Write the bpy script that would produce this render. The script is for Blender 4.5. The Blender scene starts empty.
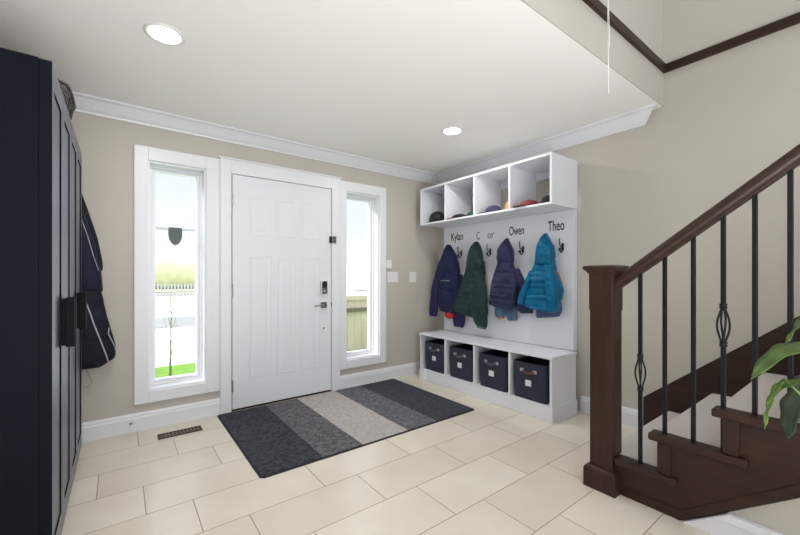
import bpy, bmesh, math, random
from mathutils import Vector, Matrix, noise
random.seed(4)
PI = math.pi
S = bpy.context.scene
COL = S.collection

def lin(r, g, b):
    def f(c):
        c /= 255.0
        return c / 12.92 if c <= 0.04045 else ((c + 0.055) / 1.055) ** 2.4
    return (f(r), f(g), f(b), 1.0)

# ------------------------------------------------------------------ camera
cam = bpy.data.cameras.new('camera')
cam.sensor_width = 36.0
cam.lens = 36.0 * 370.0 / 800.0
cam.shift_y = 0.0106
cam.clip_start = 0.05
cam.clip_end = 500
co = bpy.data.objects.new('camera', cam)
co.location = (0, 0, 1.163)
co.rotation_euler = (math.radians(90), 0, math.radians(-37.1))
COL.objects.link(co)
S.camera = co

# ------------------------------------------------------------------ world, lights, exposure
w = bpy.data.worlds.new('sky')
S.world = w
w.use_nodes = True
nt = w.node_tree
nt.nodes.clear()
tc = nt.nodes.new('ShaderNodeTexCoord')
sp = nt.nodes.new('ShaderNodeSeparateXYZ')
rp = nt.nodes.new('ShaderNodeValToRGB')
bg = nt.nodes.new('ShaderNodeBackground')
ou = nt.nodes.new('ShaderNodeOutputWorld')
# overcast sky: white haze at the horizon, softer pale blue above it, brightest overhead
cr = rp.color_ramp
cr.elements[0].position = 0.0; cr.elements[0].color = (0.6, 0.6, 0.6, 1)
cr.elements[1].position = 0.65; cr.elements[1].color = (0.95, 0.97, 1.0, 1)
for ps, c_ in ((0.1, (0.40, 0.43, 0.46, 1)), (0.38, (0.33, 0.37, 0.42, 1))):
    e_ = cr.elements.new(ps); e_.color = c_
nt.links.new(tc.outputs['Generated'], sp.inputs[0])
nt.links.new(sp.outputs['Z'], rp.inputs[0])
nt.links.new(rp.outputs[0], bg.inputs[0])
bg.inputs[1].default_value = 2.3
nt.links.new(bg.outputs[0], ou.inputs[0])

def area(name, loc, rot, sx, sy, power, color=(1, 1, 1), shape='RECTANGLE', spread=180):
    l = bpy.data.lights.new(name, 'AREA')
    l.shape = shape
    l.size = sx
    l.size_y = sy
    l.energy = power
    l.color = color
    l.spread = math.radians(spread)
    o = bpy.data.objects.new(name, l)
    o.location = loc
    o.rotation_euler = [math.radians(a) for a in rot]
    COL.objects.link(o)
    return o
# daylight of the living room windows behind the photographer, and of the stairwell above
area('window_light_back', (0.6, -2.4, 1.35), (90, 0, 0), 2.3, 1.8, 30, (0.95, 0.97, 1.0))
# added uplight, out of view, standing in for floor bounce to brighten the ceiling
area('ceiling_fill_light', (0.3, -1.3, 0.06), (180, 0, 0), 2.2, 1.8, 112, (0.95, 0.975, 1.0))
area('stairwell_light', (2.3, -0.6, 4.8), (0, 0, 0), 1.6, 2.4, 24, (0.8, 0.9, 1.0))
area('landing_fill_light', (2.2, -2.35, 3.4), (80, 0, 0), 1.6, 1.4, 1.5, (0.9, 0.95, 1.0))  # added fill for the upper storey; no window is built there

sun = bpy.data.lights.new('sun', 'SUN')
sun.energy = 5.0
sun.angle = math.radians(12)
sun.color = (1.0, 0.98, 0.95)
so = bpy.data.objects.new('sun', sun)
so.rotation_euler = Vector((0.9, -0.42, -0.6)).to_track_quat('-Z', 'Y').to_euler()
so.location = (-8, 8, 6)
COL.objects.link(so)

vs = S.view_settings
vs.view_transform = 'Standard'
vs.look = 'None'
vs.gamma = 1
vs.use_curve_mapping = False
vs.exposure = 0.08

# ------------------------------------------------------------------ materials
def mat(name, rgb, rough=0.5, metal=0.0, noise_amt=0.0, nscale=8.0, bump=0.0, bscale=60.0, coat=0.0, sheen=0.0, emit=None, estr=0.0, spec=0.5):
    m = bpy.data.materials.new(name)
    m.use_nodes = True
    n = m.node_tree
    b = n.nodes['Principled BSDF']
    c = lin(*rgb)
    b.inputs['Base Color'].default_value = c
    b.inputs['Roughness'].default_value = rough
    b.inputs['Metallic'].default_value = metal
    b.inputs['Specular IOR Level'].default_value = spec
    if coat:
        b.inputs['Coat Weight'].default_value = coat
        b.inputs['Coat Roughness'].default_value = 0.15 if coat < 0.5 else 0.33
        b.inputs['Coat IOR'].default_value = 1.5 if coat < 0.5 else 2.2
    if sheen:
        b.inputs['Sheen Weight'].default_value = sheen
        b.inputs['Sheen Roughness'].default_value = 0.5
    t = n.nodes.new('ShaderNodeTexCoord')
    if noise_amt:
        q = n.nodes.new('ShaderNodeTexNoise')
        q.inputs['Scale'].default_value = nscale
        q.inputs['Detail'].default_value = 6
        r = n.nodes.new('ShaderNodeValToRGB')
        r.color_ramp.elements[0].position = 0.3
        r.color_ramp.elements[1].position = 0.7
        r.color_ramp.elements[0].color = tuple(x * (1 - noise_amt) for x in c[:3]) + (1,)
        r.color_ramp.elements[1].color = tuple(min(1, x * (1 + noise_amt)) for x in c[:3]) + (1,)
        n.links.new(t.outputs['Object'], q.inputs['Vector'])
        n.links.new(q.outputs['Fac'], r.inputs[0])
        n.links.new(r.outputs[0], b.inputs['Base Color'])
    if bump:
        q2 = n.nodes.new('ShaderNodeTexNoise')
        q2.inputs['Scale'].default_value = bscale
        q2.inputs['Detail'].default_value = 4
        bp = n.nodes.new('ShaderNodeBump')
        bp.inputs['Strength'].default_value = bump
        bp.inputs['Distance'].default_value = 0.01
        n.links.new(t.outputs['Object'], q2.inputs['Vector'])
        n.links.new(q2.outputs['Fac'], bp.inputs['Height'])
        n.links.new(bp.outputs[0], b.inputs['Normal'])
    if emit:
        b.inputs['Emission Color'].default_value = lin(*emit)
        b.inputs['Emission Strength'].default_value = estr
    return m

def wood(name, rgb1, rgb2, rough=0.35, axis='Y'):
    m = mat(name, rgb1, rough, spec=0.35)
    n = m.node_tree
    b = n.nodes['Principled BSDF']
    t = n.nodes.new('ShaderNodeTexCoord')
    mp = n.nodes.new('ShaderNodeMapping')
    s = {'X': (1.2, 14, 14), 'Y': (14, 1.2, 14), 'Z': (14, 14, 1.2)}[axis]
    mp.inputs['Scale'].default_value = s
    q = n.nodes.new('ShaderNodeTexNoise')
    q.inputs['Scale'].default_value = 3
    q.inputs['Detail'].default_value = 8
    r = n.nodes.new('ShaderNodeValToRGB')
    r.color_ramp.elements[0].position = 0.3
    r.color_ramp.elements[1].position = 0.75
    r.color_ramp.elements[0].color = lin(*rgb1)
    r.color_ramp.elements[1].color = lin(*rgb2)
    n.links.new(t.outputs['Object'], mp.inputs[0])
    n.links.new(mp.outputs[0], q.inputs['Vector'])
    n.links.new(q.outputs['Fac'], r.inputs[0])
    n.links.new(r.outputs[0], b.inputs['Base Color'])
    return m

M = {}
M['wall'] = mat('wall_paint', (192, 187, 179), 0.9, noise_amt=0.015, nscale=2, bump=0.03, bscale=220)
M['ceil'] = mat('ceiling_paint', (244, 244, 242), 0.95, bump=0.05, bscale=150)
M['trim'] = mat('trim_paint', (228, 231, 236), 0.35)
M['door'] = mat('door_paint', (224, 228, 234), 0.4)
M['unit'] = mat('unit_paint', (226, 229, 236), 0.4)
M['wood'] = wood('dark_stained_wood', (38, 23, 18), (58, 37, 29), 0.42)
M['woodz'] = wood('dark_stained_wood_upright', (44, 27, 22), (60, 39, 32), 0.42, 'Z')
M['iron'] = mat('black_iron', (11, 12, 18), 0.45, spec=0.3)
M['carpet'] = mat('stair_carpet_pile', (206, 198, 192), 1.0, noise_amt=0.06, nscale=120, bump=0.6, bscale=400, sheen=0.2)
M['navy'] = mat('wardrobe_lacquer', (14, 17, 28), 0.6, spec=0.1)
M['navyd'] = mat('wardrobe_door_lacquer', (26, 30, 46), 0.34)
b_ = M['navyd'].node_tree.nodes['Principled BSDF']
b_.inputs['IOR'].default_value = 3.2
b_.inputs['Specular Tint'].default_value = (0.82, 0.86, 1.0, 1)
M['blackh'] = mat('handle_black', (12, 13, 18), 0.6, spec=0.15)
M['glass'] = bpy.data.materials.new('window_glass')
M['glass'].use_nodes = True
g = M['glass'].node_tree
g.nodes.clear()
o_ = g.nodes.new('ShaderNodeOutputMaterial')
tr = g.nodes.new('ShaderNodeBsdfTransparent')
gl = g.nodes.new('ShaderNodeBsdfGlossy')
gl.inputs['Roughness'].default_value = 0.02
fr = g.nodes.new('ShaderNodeFresnel')
fr.inputs[0].default_value = 1.45
mx = g.nodes.new('ShaderNodeMixShader')
gg = g.nodes.new('ShaderNodeNewGeometry')
inv = g.nodes.new('ShaderNodeMath'); inv.operation = 'SUBTRACT'; inv.inputs[0].default_value = 1.0
mul = g.nodes.new('ShaderNodeMath'); mul.operation = 'MULTIPLY'
g.links.new(gg.outputs['Backfacing'], inv.inputs[1])
g.links.new(inv.outputs[0], mul.inputs[0])
g.links.new(fr.outputs[0], mul.inputs[1])
g.links.new(mul.outputs[0], mx.inputs[0])
g.links.new(tr.outputs[0], mx.inputs[1])
g.links.new(gl.outputs[0], mx.inputs[2])
g.links.new(mx.outputs[0], o_.inputs[0])
M['chrome'] = mat('satin_nickel', (170, 170, 172), 0.25, metal=1.0)
M['darkmetal'] = mat('dark_bronze', (62, 52, 44), 0.4, metal=0.7)
M['black'] = mat('black_plastic', (22, 23, 26), 0.4)
M['white'] = mat('white_plastic', (228, 228, 228), 0.4)
M['binf'] = mat('bin_fabric', (46, 50, 68), 0.9, noise_amt=0.1, nscale=200, bump=0.3, bscale=500)
M['leather'] = mat('brown_leather', (92, 66, 52), 0.6)
M['strap'] = mat('grey_strap', (84, 84, 94), 0.7)
M['tab'] = mat('pale_tab', (170, 165, 160), 0.5)
M['label'] = mat('label_card', (225, 228, 235), 0.6)
M['letter'] = mat('letter_vinyl', (30, 32, 36), 0.6)
M['letterfaded'] = mat('letter_vinyl_faded', (120, 124, 130), 0.6)
M['emit'] = mat('lamp_diffuser', (255, 255, 255), 0.5, emit=(255, 250, 240), estr=6.0)
M['rubber'] = mat('mat_rubber', (34, 34, 38), 0.8)
M['cordw'] = mat('white_cord', (225, 225, 222), 0.6)
M['pot'] = mat('glazed_pot', (210, 208, 204), 0.3)
M['soil'] = mat('potting_soil', (50, 38, 30), 1.0, noise_amt=0.3, nscale=60)
M['stemg'] = mat('green_stem', (96, 118, 62), 0.6)

def leafmat(name, a, b):
    m = mat(name, a, 0.4)
    n = m.node_tree
    bs = n.nodes['Principled BSDF']
    t = n.nodes.new('ShaderNodeTexCoord')
    q = n.nodes.new('ShaderNodeTexNoise')
    q.inputs['Scale'].default_value = 9
    r = n.nodes.new('ShaderNodeValToRGB')
    r.color_ramp.elements[0].position = 0.4
    r.color_ramp.elements[1].position = 0.6
    r.color_ramp.elements[0].color = lin(*a)
    r.color_ramp.elements[1].color = lin(*b)
    n.links.new(t.outputs['Object'], q.inputs['Vector'])
    n.links.new(q.outputs['Fac'], r.inputs[0])
    n.links.new(r.outputs[0], bs.inputs['Base Color'])
    return m
M['leaf'] = leafmat('leaf_green', (54, 80, 26), (86, 112, 44))
M['leafd'] = leafmat('leaf_dark_green', (38, 52, 38), (52, 68, 44))

def floor_mat():
    m = bpy.data.materials.new('porcelain_floor_tiles')
    m.use_nodes = True
    n = m.node_tree
    b = n.nodes['Principled BSDF']
    L = n.links.new
    def mth(op, a, b2=None, c=None):
        k = n.nodes.new('ShaderNodeMath')
        k.operation = op
        for i, v in enumerate((a, b2, c)):
            if v is None:
                continue
            if isinstance(v, (int, float)):
                k.inputs[i].default_value = v
            else:
                L(v, k.inputs[i])
        return k.outputs[0]
    ge = n.nodes.new('ShaderNodeNewGeometry')
    se = n.nodes.new('ShaderNodeSeparateXYZ')
    L(ge.outputs['Position'], se.inputs[0])
    x, y = se.outputs[0], se.outputs[1]
    H, Wd = 0.3035, 0.602
    v = mth('DIVIDE', mth('SUBTRACT', 3.095, y), H)
    row = mth('FLOOR', v)
    fv = mth('SUBTRACT', v, row)
    r3 = mth('FLOORED_MODULO', mth('ADD', row, 0.0), 3.0)
    # joints: row 0 (y 2.79-3.1) at 0.3, next 0.5, next 0.1 (mod 0.6)
    xs = mth('SUBTRACT', mth('SUBTRACT', x, 0.302), mth('MULTIPLY', r3, 0.2007))
    u = mth('DIVIDE', xs, Wd)
    cu = mth('FLOOR', u)
    fu = mth('SUBTRACT', u, cu)
    du = mth('MULTIPLY', mth('MINIMUM', fu, mth('SUBTRACT', 1.0, fu)), Wd)
    dv = mth('MULTIPLY', mth('MINIMUM', fv, mth('SUBTRACT', 1.0, fv)), H)
    d = mth('MINIMUM', du, dv)
    g_ = mth('LESS_THAN', d, 0.0022)
    cell = n.nodes.new('ShaderNodeCombineXYZ')
    L(row, cell.inputs[0]); L(cu, cell.inputs[1])
    wn = n.nodes.new('ShaderNodeTexWhiteNoise')
    L(cell.outputs[0], wn.inputs['Vector'])
    no = n.nodes.new('ShaderNodeTexNoise')
    no.inputs['Scale'].default_value = 3.5
    no.inputs['Detail'].default_value = 8
    L(ge.outputs['Position'], no.inputs['Vector'])
    f1 = mth('ADD', mth('MULTIPLY', wn.outputs['Value'], 0.35), mth('MULTIPLY', no.outputs['Fac'], 0.65))
    r = n.nodes.new('ShaderNodeValToRGB')
    r.color_ramp.elements[0].position = 0.25
    r.color_ramp.elements[1].position = 0.75
    r.color_ramp.elements[0].color = lin(214, 204, 190)
    r.color_ramp.elements[1].color = lin(228, 220, 208)
    L(f1, r.inputs[0])
    mxx = n.nodes.new('ShaderNodeMix')
    mxx.data_type = 'RGBA'
    L(g_, mxx.inputs['Factor'])
    L(r.outputs[0], mxx.inputs[6])
    mxx.inputs[7].default_value = lin(140, 128, 112)
    L(mxx.outputs[2], b.inputs['Base Color'])
    ro = mth('ADD', 0.17, mth('MULTIPLY', g_, 0.5))
    L(ro, b.inputs['Roughness'])
    bp = n.nodes.new('ShaderNodeBump')
    bp.inputs['Strength'].default_value = 0.4
    bp.inputs['Distance'].default_value = 0.002
    hh = mth('ADD', mth('SUBTRACT', 1.0, g_), mth('MULTIPLY', no.outputs['Fac'], 0.25))
    L(hh, bp.inputs['Height'])
    L(bp.outputs[0], b.inputs['Normal'])
    return m
M['floor'] = floor_mat()

# ------------------------------------------------------------------ mesh helpers
class MB:
    def __init__(s):
        s.v = []; s.f = []
    def box(s, x0, x1, y0, y1, z0, z1):
        b = len(s.v)
        s.v += [(x0, y0, z0), (x1, y0, z0), (x1, y1, z0), (x0, y1, z0), (x0, y0, z1), (x1, y0, z1), (x1, y1, z1), (x0, y1, z1)]
        s.f += [tuple(b + i for i in q) for q in ((0, 3, 2, 1), (4, 5, 6, 7), (0, 1, 5, 4), (1, 2, 6, 5), (2, 3, 7, 6), (3, 0, 4, 7))]
        return s
    def prism(s, poly, a, b, axis):
        # poly of 2D points extruded from a to b along axis
        def P(p, t):
            if axis == 'X': return (t, p[0], p[1])
            if axis == 'Y': return (p[0], t, p[1])
            return (p[0], p[1], t)
        n = len(poly); k = len(s.v)
        s.v += [P(p, a) for p in poly] + [P(p, b) for p in poly]
        s.f.append(tuple(k + i for i in reversed(range(n))))
        s.f.append(tuple(k + n + i for i in range(n)))
        for i in range(n):
            j = (i + 1) % n
            s.f.append((k + i, k + j, k + n + j, k + n + i))
        return s
    def tube(s, pts, r, n=10, cap=True):
        pts = [Vector(p) for p in pts]
        k = len(s.v)
        up = None
        for i, p in enumerate(pts):
            if i == 0: d = pts[1] - p
            elif i == len(pts) - 1: d = p - pts[i - 1]
            else: d = pts[i + 1] - pts[i - 1]
            d.normalize()
            if up is None:
                up = Vector((0, 0, 1)) if abs(d.z) < 0.9 else Vector((1, 0, 0))
            a = d.cross(up).normalized(); bb = a.cross(d).normalized()
            up = bb
            rr = r[i] if isinstance(r, (list, tuple)) else r
            for j in range(n):
                t = 2 * PI * j / n
                s.v.append(tuple(p + (a * math.cos(t) + bb * math.sin(t)) * rr))
        for i in range(len(pts) - 1):
            for j in range(n):
                j2 = (j + 1) % n
                s.f.append((k + i * n + j, k + i * n + j2, k + (i + 1) * n + j2, k + (i + 1) * n + j))
        if cap:
            s.f.append(tuple(k + j for j in reversed(range(n))))
            e = k + (len(pts) - 1) * n
            s.f.append(tuple(e + j for j in range(n)))
        return s
    def lathe(s, prof, c, n=32, axis='Z', sx=1, sy=1):
        k = len(s.v)
        for (r, h) in prof:
            for j in range(n):
                t = 2 * PI * j / n
                a, b = r * math.cos(t) * sx, r * math.sin(t) * sy
                if axis == 'Z': q = (c[0] + a, c[1] + b, c[2] + h)
                elif axis == 'Y': q = (c[0] + a, c[1] + h, c[2] + b)
                else: q = (c[0] + h, c[1] + a, c[2] + b)
                s.v.append(q)
        for i in range(len(prof) - 1):
            for j in range(n):
                j2 = (j + 1) % n
                s.f.append((k + i * n + j, k + i * n + j2, k + (i + 1) * n + j2, k + (i + 1) * n + j))
        s.f.append(tuple(k + j for j in reversed(range(n))))
        e = k + (len(prof) - 1) * n
        s.f.append(tuple(e + j for j in range(n)))
        return s
    def loft(s, rings, cap=True):
        k = len(s.v); n = len(rings[0])
        for r in rings: s.v += [tuple(p) for p in r]
        for i in range(len(rings) - 1):
            for j in range(n):
                j2 = (j + 1) % n
                s.f.append((k + i * n + j, k + i * n + j2, k + (i + 1) * n + j2, k + (i + 1) * n + j))
        if cap:
            s.f.append(tuple(k + j for j in reversed(range(n))))
            e = k + (len(rings) - 1) * n
            s.f.append(tuple(e + j for j in range(n)))
        return s
    def build(s, name, m, parent=None, bevel=0.0, smooth=False, seg=2, kind=None, solid=0.0, subd=0):
        me = bpy.data.meshes.new(name)
        me.from_pydata(s.v, [], s.f)
        bm = bmesh.new(); bm.from_mesh(me)
        bmesh.ops.recalc_face_normals(bm, faces=bm.faces)
        bm.to_mesh(me); bm.free()
        me.materials.append(m)
        o = bpy.data.objects.new(name, me)
        COL.objects.link(o)
        if smooth:
            for p in me.polygons: p.use_smooth = True
        if solid:
            md = o.modifiers.new('solid', 'SOLIDIFY'); md.thickness = solid; md.offset = 0
        if bevel:
            md = o.modifiers.new('bevel', 'BEVEL'); md.width = bevel; md.segments = seg
            md.limit_method = 'ANGLE'; md.angle_limit = math.radians(40); md.harden_normals = False
        if subd:
            md = o.modifiers.new('subd', 'SUBSURF'); md.levels = subd; md.render_levels = subd
        if parent is not None:
            o.parent = parent
            o.matrix_parent_inverse = Matrix.Translation(parent.location).inverted()
        if kind: o['kind'] = kind
        return o

def thing(name, label, cat, loc=(0, 0, 0), group=None, kind=None):
    o = bpy.data.objects.new(name, None)
    o.empty_display_size = 0.05
    o.location = loc
    COL.objects.link(o)
    if label: o['label'] = label
    if cat: o['category'] = cat
    if group: o['group'] = group
    if kind: o['kind'] = kind
    return o
def tag(o, label, cat, group=None, kind=None):
    o['label'] = label; o['category'] = cat
    if group: o['group'] = group
    if kind: o['kind'] = kind
    return o
def struct(o, label=None, cat=None):
    o['kind'] = 'structure'
    if label: o['label'] = label
    if cat: o['category'] = cat
    return o

# ------------------------------------------------------------------ the setting
FY, SX = 3.41, 3.17         # front wall plane, side wall plane
CZ = 2.403                  # ceiling
TH = 0.17
struct(MB().box(-0.87, 3.37, -2.5, 3.58, -0.1, 0).build('floor', M['floor']), 'cream rectangular porcelain tile floor', 'floor')
# ceiling, with the stairwell left open
struct(MB().prism([(-0.87, -2.5), (1.2, -2.5), (1.2, 1.0), (3.17, 1.0), (3.17, 3.41), (-0.87, 3.41)], CZ, CZ + 0.29, 'Z').build('ceiling', M['ceil']), 'flat off-white ceiling ending in a drywall edge at the stairwell', 'ceiling')
struct(MB().box(-0.87, 3.37, -2.5, 3.58, 5.0, 5.1).build('ceiling_upper', M['ceil']), 'ceiling above the stairwell', 'ceiling')

# wall behind the photographer, with a wide window opening on the lower storey
mb = MB().box(-0.87, -0.6, -2.7, -2.5, 0, 5.0).box(1.9, SX + 0.2, -2.7, -2.5, 0, CZ).box(-0.6, 1.9, -2.7, -2.5, 0, 0.35).box(-0.6, 1.9, -2.7, -2.5, 2.25, 5.0).box(1.9, SX + 0.2, -2.7, -2.5, CZ, 5.0)
struct(mb.build('wall_back', M['wall']), 'wall behind the photographer with a wide window opening', 'wall')

# front wall with openings for window, door, window
def wall_with_holes(name, x0, x1, z0, z1, holes):
    mb = MB(); x = x0
    for (a, b, c, d) in sorted(holes):
        mb.box(x, a, FY, FY + TH, z0, z1)
        if c > z0: mb.box(a, b, FY, FY + TH, z0, c)
        mb.box(a, b, FY, FY + TH, d, z1)
        x = b
    mb.box(x, x1, FY, FY + TH, z0, z1)
    return mb.build(name, M['wall'])
WL = (0.169, 0.566, 0.286, 2.045)
WR = (1.869, 2.287, 0.286, 2.045)
DR = (0.757, 1.702, 0.0, 2.04)
struct(wall_with_holes('wall_front', -0.87, 3.37, 0, CZ + 0.29, [WL, DR, WR]), 'beige painted entry wall with front door', 'wall')
struct(MB().box(SX, SX + 0.2, -2.5, FY, 0, 5.0).build('wall_right', M['wall']), 'greige painted wall behind bench and stairs', 'wall')
struct(MB().box(-1.07, -0.87, -2.5, FY + TH, 0, CZ + 0.29).build('wall_left', M['wall']), 'beige wall behind the wardrobe', 'wall')
struct(MB().box(1.2, SX, 1.0, 1.2, CZ + 0.29, 5.0).build('wall_upper_front', M['wall']), 'drywall face above the stairwell edge', 'wall')
struct(MB().box(1.2, SX, 0.993, 1.0, CZ, 2.64).build('wall_stairwell_edge', M['wall']), 'drywall edge band between ceiling and dark ledge', 'wall')
struct(MB().box(1.05, 1.2, -2.5, 1.2, CZ + 0.29, 5.0).build('wall_upper_left', M['wall']), 'upper stairwell wall', 'wall')
# dark ledge trim around the stairwell
struct(MB().box(1.2, SX, 0.972, 1.0, 2.64, 2.697).build('trim_1', M['wood'], bevel=0.003), 'dark wood ledge trim over the ceiling edge', 'trim')
struct(MB().box(SX - 0.025, SX, -2.5, 0.972, 2.64, 2.697).build('trim_2', M['wood'], bevel=0.003), 'dark wood ledge trim on the stair wall', 'trim')

# crown moulding
def crown_poly(w, sgn):
    # profile (offset from wall, z)
    return [(0, CZ), (0, CZ - 0.098), (0.012, CZ - 0.098), (0.016, CZ - 0.086), (0.034, CZ - 0.072), (0.06, CZ - 0.046), (0.084, CZ - 0.022), (0.098, CZ - 0.016), (0.108, CZ - 0.014), (0.108, CZ)]
cp = crown_poly(0, 0)
struct(MB().prism([(FY - a, z) for a, z in cp], -0.87, SX, 'X').build('trim_3', M['trim']), 'white crown moulding over the front door wall', 'crown moulding')
struct(MB().loft([[(SX - a, 1.118 - a, z) for a, z in cp], [(SX - a, FY, z) for a, z in cp]]).build('trim_4', M['trim']), 'white crown moulding over the bench wall', 'crown moulding')
# baseboards
bp_ = [(0, 0), (0.016, 0), (0.016, 0.098), (0.012, 0.106), (0.012, 0.118), (0.006, 0.128), (0.003, 0.134), (0, 0.134)]
struct(MB().prism([(FY - a, z) for a, z in bp_], -0.87, 0.669, 'X').build('baseboard_front_left', M['trim']), 'white baseboard under the left window', 'baseboard')
struct(MB().prism([(FY - a, z) for a, z in bp_], 1.793, SX, 'X').build('baseboard_front_right', M['trim']), 'white baseboard under the right window', 'baseboard')
struct(MB().prism([(SX - a, z) for a, z in bp_], 1.137, 1.6, 'Y').build('baseboard_right', M['trim']), 'short white baseboard between bench and stairs', 'baseboard')

# windows
def window(name, X0, X1, Z0, Z1, ox0, ox1, oz0, oz1, label):
    root = thing(name, label, 'window', ((X0 + X1) / 2, FY, Z0), kind='structure')
    a, b, c, d = X0, X1, Z0, Z1
    mb = MB()
    yy0, yy1 = FY - 0.022, FY
    mb.box(ox0, a, yy0, yy1, oz0, oz1).box(b, ox1, yy0, yy1, oz0, oz1)
    mb.box(a, b, yy0, yy1, oz0, c).box(a, b, yy0, yy1, d, oz1)
    mb.build('window_casing', M['trim'], root, bevel=0.003)
    t = 0.012
    mb = MB()   # reveal lining
    mb.box(a, a + t, FY, FY + TH, c, d).box(b - t, b, FY, FY + TH, c, d)
    mb.box(a + t, b - t, FY, FY + TH, c, c + t).box(a + t, b - t, FY, FY + TH, d - t, d)
    mb.build('window_reveal', M['trim'], root)
    yf = FY + 0.1
    def ringbox(u, w_, y0, y1):
        m = MB()
        A, B, C_, D = a + u, b - u, c + u, d - u
        m.box(A, A + w_, y0, y1, C_, D).box(B - w_, B, y0, y1, C_, D)
        m.box(A + w_, B - w_, y0, y1, C_, C_ + w_).box(A + w_, B - w_, y0, y1, D - w_, D)
        return m
    ringbox(t, 0.018, FY + 0.09, FY + TH).build('window_stop', M['trim'], root, bevel=0.002)
    ringbox(t + 0.018, 0.024, FY + 0.108, FY + 0.16).build('window_sash', M['trim'], root, bevel=0.004)
    u = t + 0.036
    MB().box(a + u, b - u, FY + 0.135, FY + 0.139, c + u, d - u).build('glass_pane', M['glass'], root)
    return root
wl = window('window_1', *WL, 0.083, 0.667, 0.2, 2.145, 'tall narrow sidelight window left of the front door, white casing')
wr = window('window_2', *WR, 1.795, 2.37, 0.2, 2.145, 'tall narrow sidelight window right of the front door, white casing')

# door casing + door
struct(MB().box(0.669, 0.757, FY - 0.026, FY, 0, 2.155).box(1.702, 1.793, FY - 0.026, FY, 0, 2.155).box(0.757, 1.702, FY - 0.026, FY, 2.04, 2.155).box(0.655, 1.807, FY - 0.034, FY, 2.155, 2.17).build('trim_5', M['trim'], bevel=0.003), 'white casing around the front door', 'door casing')
struct(MB().box(0.757, 0.764, FY, FY + TH, 0, 2.04).box(1.695, 1.702, FY, FY + TH, 0, 2.04).box(0.764, 1.695, FY, FY + TH, 2.034, 2.04).build('trim_6', M['trim']), 'door jamb lining', 'door jamb')
struct(MB().box(0.764, 1.695, FY - 0.01, FY + TH + 0.05, 0, 0.014).build('trim_7', M['darkmetal'], bevel=0.003), 'dark metal threshold under the front door', 'threshold')
struct(MB().box(0.7645, 0.79, FY + 0.031, FY + 0.05, 0.014, 2.034).box(1.67, 1.6945, FY + 0.031, FY + 0.05, 0.014, 2.034).box(0.79, 1.67, FY + 0.031, FY + 0.05, 2.01, 2.034).box(0.79, 1.67, FY + 0.031, FY + 0.05, 0.0145, 0.04).build('trim_8', M['rubber']), 'dark weatherstrip added behind the front door to close a daylight gap', 'weatherstrip')  # strip added to stop daylight leaking round the door, dark like its gap
mb = MB().box(0.768, 1.694, FY - 0.014, FY + 0.03, 0.018, 2.036)
door = mb.build('door_1', M['door'], bevel=0.002)
struct(door, 'white raised panel front door with keypad lock', 'door')
def panel(x0, x1, z0, z1):
    y = FY - 0.014
    m = MB()
    def ring(u, dy): return [(x0 + u, y - dy, z0 + u), (x1 - u, y - dy, z0 + u), (x1 - u, y - dy, z1 - u), (x0 + u, y - dy, z1 - u)]
    # routed moulding: rises, dips, then raised centre field
    m.loft([ring(0, -0.001), ring(0.006, 0.003), ring(0.014, 0.003), ring(0.024, 0.0004), ring(0.034, 0.0004), ring(0.06, 0.003), ring(0.062, 0.003)])
    return m.build('door_panel', M['door'], door)
for (a, b) in ((0.905, 1.095), (1.14, 1.325), (1.375, 1.565)):
    panel(a, b, 1.52, 1.87)
    panel(a, b, 0.26, 1.34)
for z in (1.82, 1.04, 0.22):
    m = MB(); m.box(0.757, 0.771, FY - 0.026, FY - 0.014, z - 0.05, z + 0.05)
    m.tube([(0.764, FY - 0.026, z - 0.052), (0.764, FY - 0.026, z + 0.052)], 0.005)
    m.build('hinge', M['chrome'], door)
# keypad deadbolt
kx, yd = 1.612, FY - 0.014
k1 = MB().box(kx - 0.033, kx + 0.033, yd - 0.028, yd, 0.985, 1.115).build('keypad_lock', M['chrome'], door, bevel=0.006)
MB().box(kx - 0.027, kx + 0.027, yd - 0.031, yd - 0.027, 1.045, 1.11).build('keypad_screen', M['black'], k1, bevel=0.002)
MB().lathe([(0.0, -0.02), (0.014, -0.018), (0.016, 0)], (kx, yd - 0.028, 1.012), 20, 'Y').build('thumb_turn', M['chrome'], k1, smooth=True)
h1 = MB().box(kx - 0.032, kx + 0.032, yd - 0.012, yd, 0.845, 0.905).build('handle_plate', M['chrome'], door, bevel=0.003)
MB().tube([(kx, yd - 0.01, 0.875), (kx, yd - 0.055, 0.875)], 0.012).tube([(kx + 0.01, yd - 0.052, 0.875), (kx - 0.06, yd - 0.055, 0.875), (kx - 0.115, yd - 0.055, 0.872)], [0.011, 0.009, 0.008]).build('door_lever', M['chrome'], door, smooth=True)
MB().lathe([(0.0, -0.012), (0.006, -0.012), (0.011, -0.004), (0.011, 0)], (1.615, yd, 0.645), 20, 'Y').build('door_viewer', M['chrome'], door, smooth=True)
MB().box(1.6945, 1.701, yd - 0.008, yd + 0.004, 0.85, 0.9).build('strike_plate', M['chrome'], door)
fl = thing('door_guard', 'small nickel swing latch at the top right of the front door frame', 'door guard', (1.71, FY - 0.026, 1.5))
MB().box(1.705, 1.745, FY - 0.036, FY - 0.026, 1.49, 1.565).build('latch_plate', M['chrome'], fl, bevel=0.002)
MB().box(1.675, 1.7, FY - 0.034, FY - 0.014, 1.495, 1.56).tube([(1.70, FY - 0.04, 1.51), (1.735, FY - 0.05, 1.51), (1.735, FY - 0.05, 1.545), (1.70, FY - 0.04, 1.545)], 0.004).build('latch_arm', M['darkmetal'], fl, bevel=0.001)

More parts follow.
